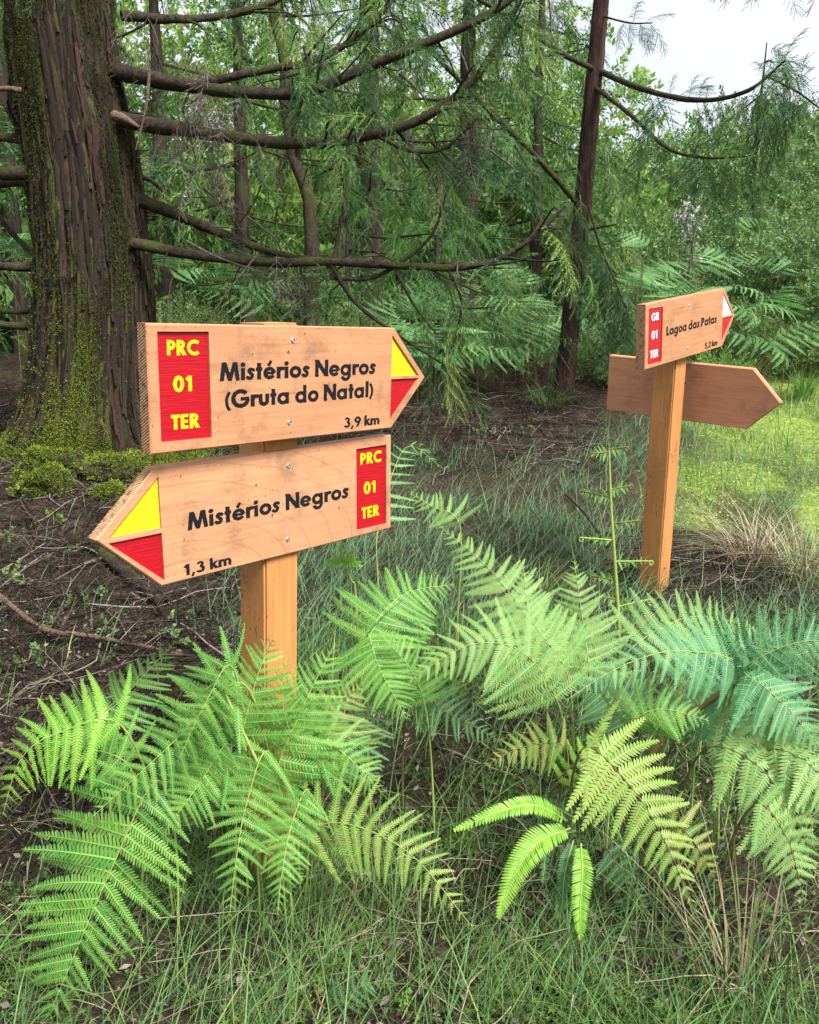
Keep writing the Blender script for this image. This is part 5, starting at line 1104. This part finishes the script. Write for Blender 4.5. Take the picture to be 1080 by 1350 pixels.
def stone(label, c, r, sq):
    n, s = 18, 26; th = np.linspace(.02, math.pi - .02, n); ph = np.arange(s) / s * 2 * np.pi; A, B = np.meshgrid(ph, th); d = np.stack([np.cos(A) * np.sin(B), np.sin(A) * np.sin(B), np.cos(B)], -1)
    R = r * (1 + .85 * (fbm(d[..., 0] * 1.6 + c[0] * 9, d[..., 1] * 1.6 + d[..., 2] * 1.3 + 7, 150) - .5) * 2); V = d * R[..., None] * np.array([1, 1, sq])
    i, j = np.meshgrid(np.arange(n - 1), np.arange(s), indexing='ij'); j2 = (j + 1) % s; Q = np.stack([i * s + j, (i + 1) * s + j, (i + 1) * s + j2, i * s + j2], -1).reshape(-1, 4)
    t = thing('mossy_stone', label, 'stone', c); link('rock', mesh_np('rock', V.reshape(-1, 3), Q, M['bark_dark'], smooth=True), t)
    W = V.reshape(-1, 3); W = W[W[:, 2] > -.3 * r]; W = np.repeat(W, 24, 0) + RNG.normal(0, r * .06, (len(W) * 24, 3)); tvv = np.array([[0, -.25, 0], [0, .25, 0], [1, 0, .1], [0, 0, -.25], [0, 0, .25], [.9, .2, 0]], float)
    Vv, T, I = scatter([(tvv, np.array([[0, 1, 2], [3, 4, 5]]))], W, unit(W) + RNG.normal(0, .45, W.shape), RNG.uniform(.009, .018, len(W)), tints=np.clip(RNG.beta(2, 2, len(W)) + .1, 0, 1))
    link('moss_cover', mesh_np('moss_cover', Vv, T, M['moss'], tint=I), t, kind='stuff')
def stone_px(label, x, y, D, r, sq): p = on_ground(x, y, D); p.z += r * sq * .2; stone(label, p, r, sq)
stone_px('rounded stone thick with bright moss against the cedar root', 62, 598, 4.6, .14, .75)
stone_px('lower mossy stone in front of the rounded one', 58, 640, 4.3, .12, .7)
stone_px('flat mossy stone at the right foot of the big cedar', 158, 618, 4.6, .17, .5)
stone_px('grey green lichened stone behind the pointed board', 145, 655, 4.3, .08, .5)
def herb(label, c, n, L, mat='herb', hgt=.05):
    P = RNG.normal(0, .4, (n, 3)) * L * np.array([1, 1, 0]) + np.array([0, 0, 1]) * RNG.uniform(.1, 1, (n, 1)) * hgt; d = RNG.normal(0, .6, (n, 3)) + [0, 0, .9]
    V, T, I = scatter(TWIG, P, d, RNG.uniform(.7, 1.2, n) * L, rollr=2); t = thing('small_herb', label, 'herb', c); link('leaves', mesh_np('leaves', V, T, M[mat], tint=I), t)
    st = tube('stem', [Vector((0, 0, -.01)), Vector((.003, 0, hgt * .5)), Vector((0, 0, hgt))], (.0015, .0012, .001), M['stalk'], t, n=6, sides=5)
herb('small bright green herb with oval leaves in the front grass', on_ground(535, 1285, 1.3), 8, .022, hgt=.05)
herb('tiny green herb beside the hanging yellowish frond', on_ground(598, 1245, 1.36), 5, .018, hgt=.04)
herb('yellow green creeping moss shoots beside the foreground rush tuft', on_ground(880, 1300, 1.29), 16, .03, 'fern_y', .03) if False else herb('yellow green creeping shoots beside the foreground rush tuft', on_ground(880, 1300, 1.29), 16, .026, 'shrub_light', .025)
herb('dark green small herb at the edge of the litter', on_ground(60, 800, 2.75), 6, .03, 'shrub', .05)
herb('pale lichen green herb beside the fallen limb', on_ground(70, 685, 3.9), 6, .05, 'herb', .06)

# moss mats and roots round the foot of the big cedar
x = RNG.normal(-1.95, .75, 60000); y = RNG.normal(4.55, .42, 60000)
m = np.clip((fbm(x * 2.4, y * 2.4, 160) - .5) * 7, 0, 1) * sstep(1.5, .5, np.hypot((x + 1.95) / 1.0, (y - 4.6) / .8)); x, y = keep(x, y, m); n = len(x)
P = np.stack([x, y, H(x, y) + RNG.uniform(0, .03, n) + .05 * np.clip((fbm(x * 2.4, y * 2.4, 160) - .5) * 4, 0, 1)], -1)
tvm = np.array([[0, -.25, 0], [0, .25, 0], [1, 0, .1], [0, 0, -.25], [0, 0, .25], [.9, .2, 0]], float)
V, T, I = scatter([(tvm, np.array([[0, 1, 2], [3, 4, 5]]))], P, RNG.normal(0, .5, (n, 3)) + [0, 0, .8], RNG.uniform(.01, .022, n), tints=np.clip(RNG.beta(2, 2, n) * .9 + (fbm(x * 3, y * 3, 161) - .5), 0, 1))
link('moss', mesh_np('moss', V, T, M['moss'], tint=I), kind='stuff', label='olive moss mats spread over roots and soil at the foot of the huge cedar')

# low herbs, moss and dead leaf flakes between the foreground blades
x, y = visible_pts(46000, 1.05, 3.0, .2); m = np.clip((fbm(x * 4, y * 4, 171) - .45) * 6, .03, 1) * (1 - .8 * litter_mask(x, y)); x, y = keep(x, y, m); n = len(x)
P = np.stack([x, y, H(x, y) + RNG.uniform(.002, .028, n)], -1)
V, T, I = inst(star, stt, frames(np.tile([1.0, 0, 0], (n, 1)) + RNG.normal(0, .3, (n, 3)), np.tile([0, 0, 1.0], (n, 1)) + RNG.normal(0, .3, (n, 3)), RNG.uniform(0, 6.28, n), RNG.uniform(.004, .012, n)), P, np.clip(RNG.beta(2, 2, n) * .6 + (fbm(x * 2, y * 2, 173) - .4), 0, 1))
link('moss', mesh_np('moss', V, T, M['mossfloor'], tint=I), kind='stuff', label='low green moss and tiny herbs between the foreground grass blades')
x, y = visible_pts(9000, 1.05, 3.0, .2); n = len(x); tvl = np.array([[-.5, 0, 0], [0, -.22, .06], [.5, 0, 0], [0, .22, .08]], float); ttl = np.array([[0, 1, 2], [0, 2, 3]])
P = np.stack([x, y, H(x, y) + RNG.uniform(.002, .02, n)], -1)
V, T, I = inst(tvl, ttl, frames(RNG.normal(0, 1, (n, 3)) * [1, 1, .3], np.tile([0, 0, 1.0], (n, 1)) + RNG.normal(0, .4, (n, 3)), RNG.normal(0, .3, n), RNG.uniform(.008, .03, n)), P)
link('dead_leaves', mesh_np('dead_leaves', V, T, M['litter'], tint=np.clip(I * 1.1, 0, 1)), kind='stuff', label='brown dead leaf flakes scattered in the foreground')

# small green plants coming up through the needle litter
for (x, y, D) in ((30, 760, 3.2), (110, 790, 3.0), (150, 835, 2.75), (30, 880, 2.5), (210, 835, 2.7), (500, 610, 4.6), (560, 580, 5.2), (640, 560, 5.6), (90, 740, 3.4), (250, 800, 2.9), (10, 700, 3.7), (690, 555, 5.7)):
    p = on_ground(x, y, D); t = thing('small_herb', 'low green plant coming up through the brown needle litter', 'herb', p, 'low plants in the needle litter')
    n = int(RNG.integers(4, 9)); Pq = RNG.normal(0, .035, (n, 3)) * [1, 1, 0] + np.array([0, 0, 1]) * RNG.uniform(.01, .06, (n, 1))
    V, T, I = scatter(TWIG, Pq, RNG.normal(0, .6, (n, 3)) + [0, 0, .8], RNG.uniform(.03, .06, n), rollr=2); link('leaves', mesh_np('leaves', V, T, M['shrub'], tint=I), t)
    tube('stem', [Vector((0, 0, -.01)), Vector((.004, 0, .03)), Vector((0, 0, .05))], (.002, .0015, .001), M['stalk'], t, n=6, sides=5)
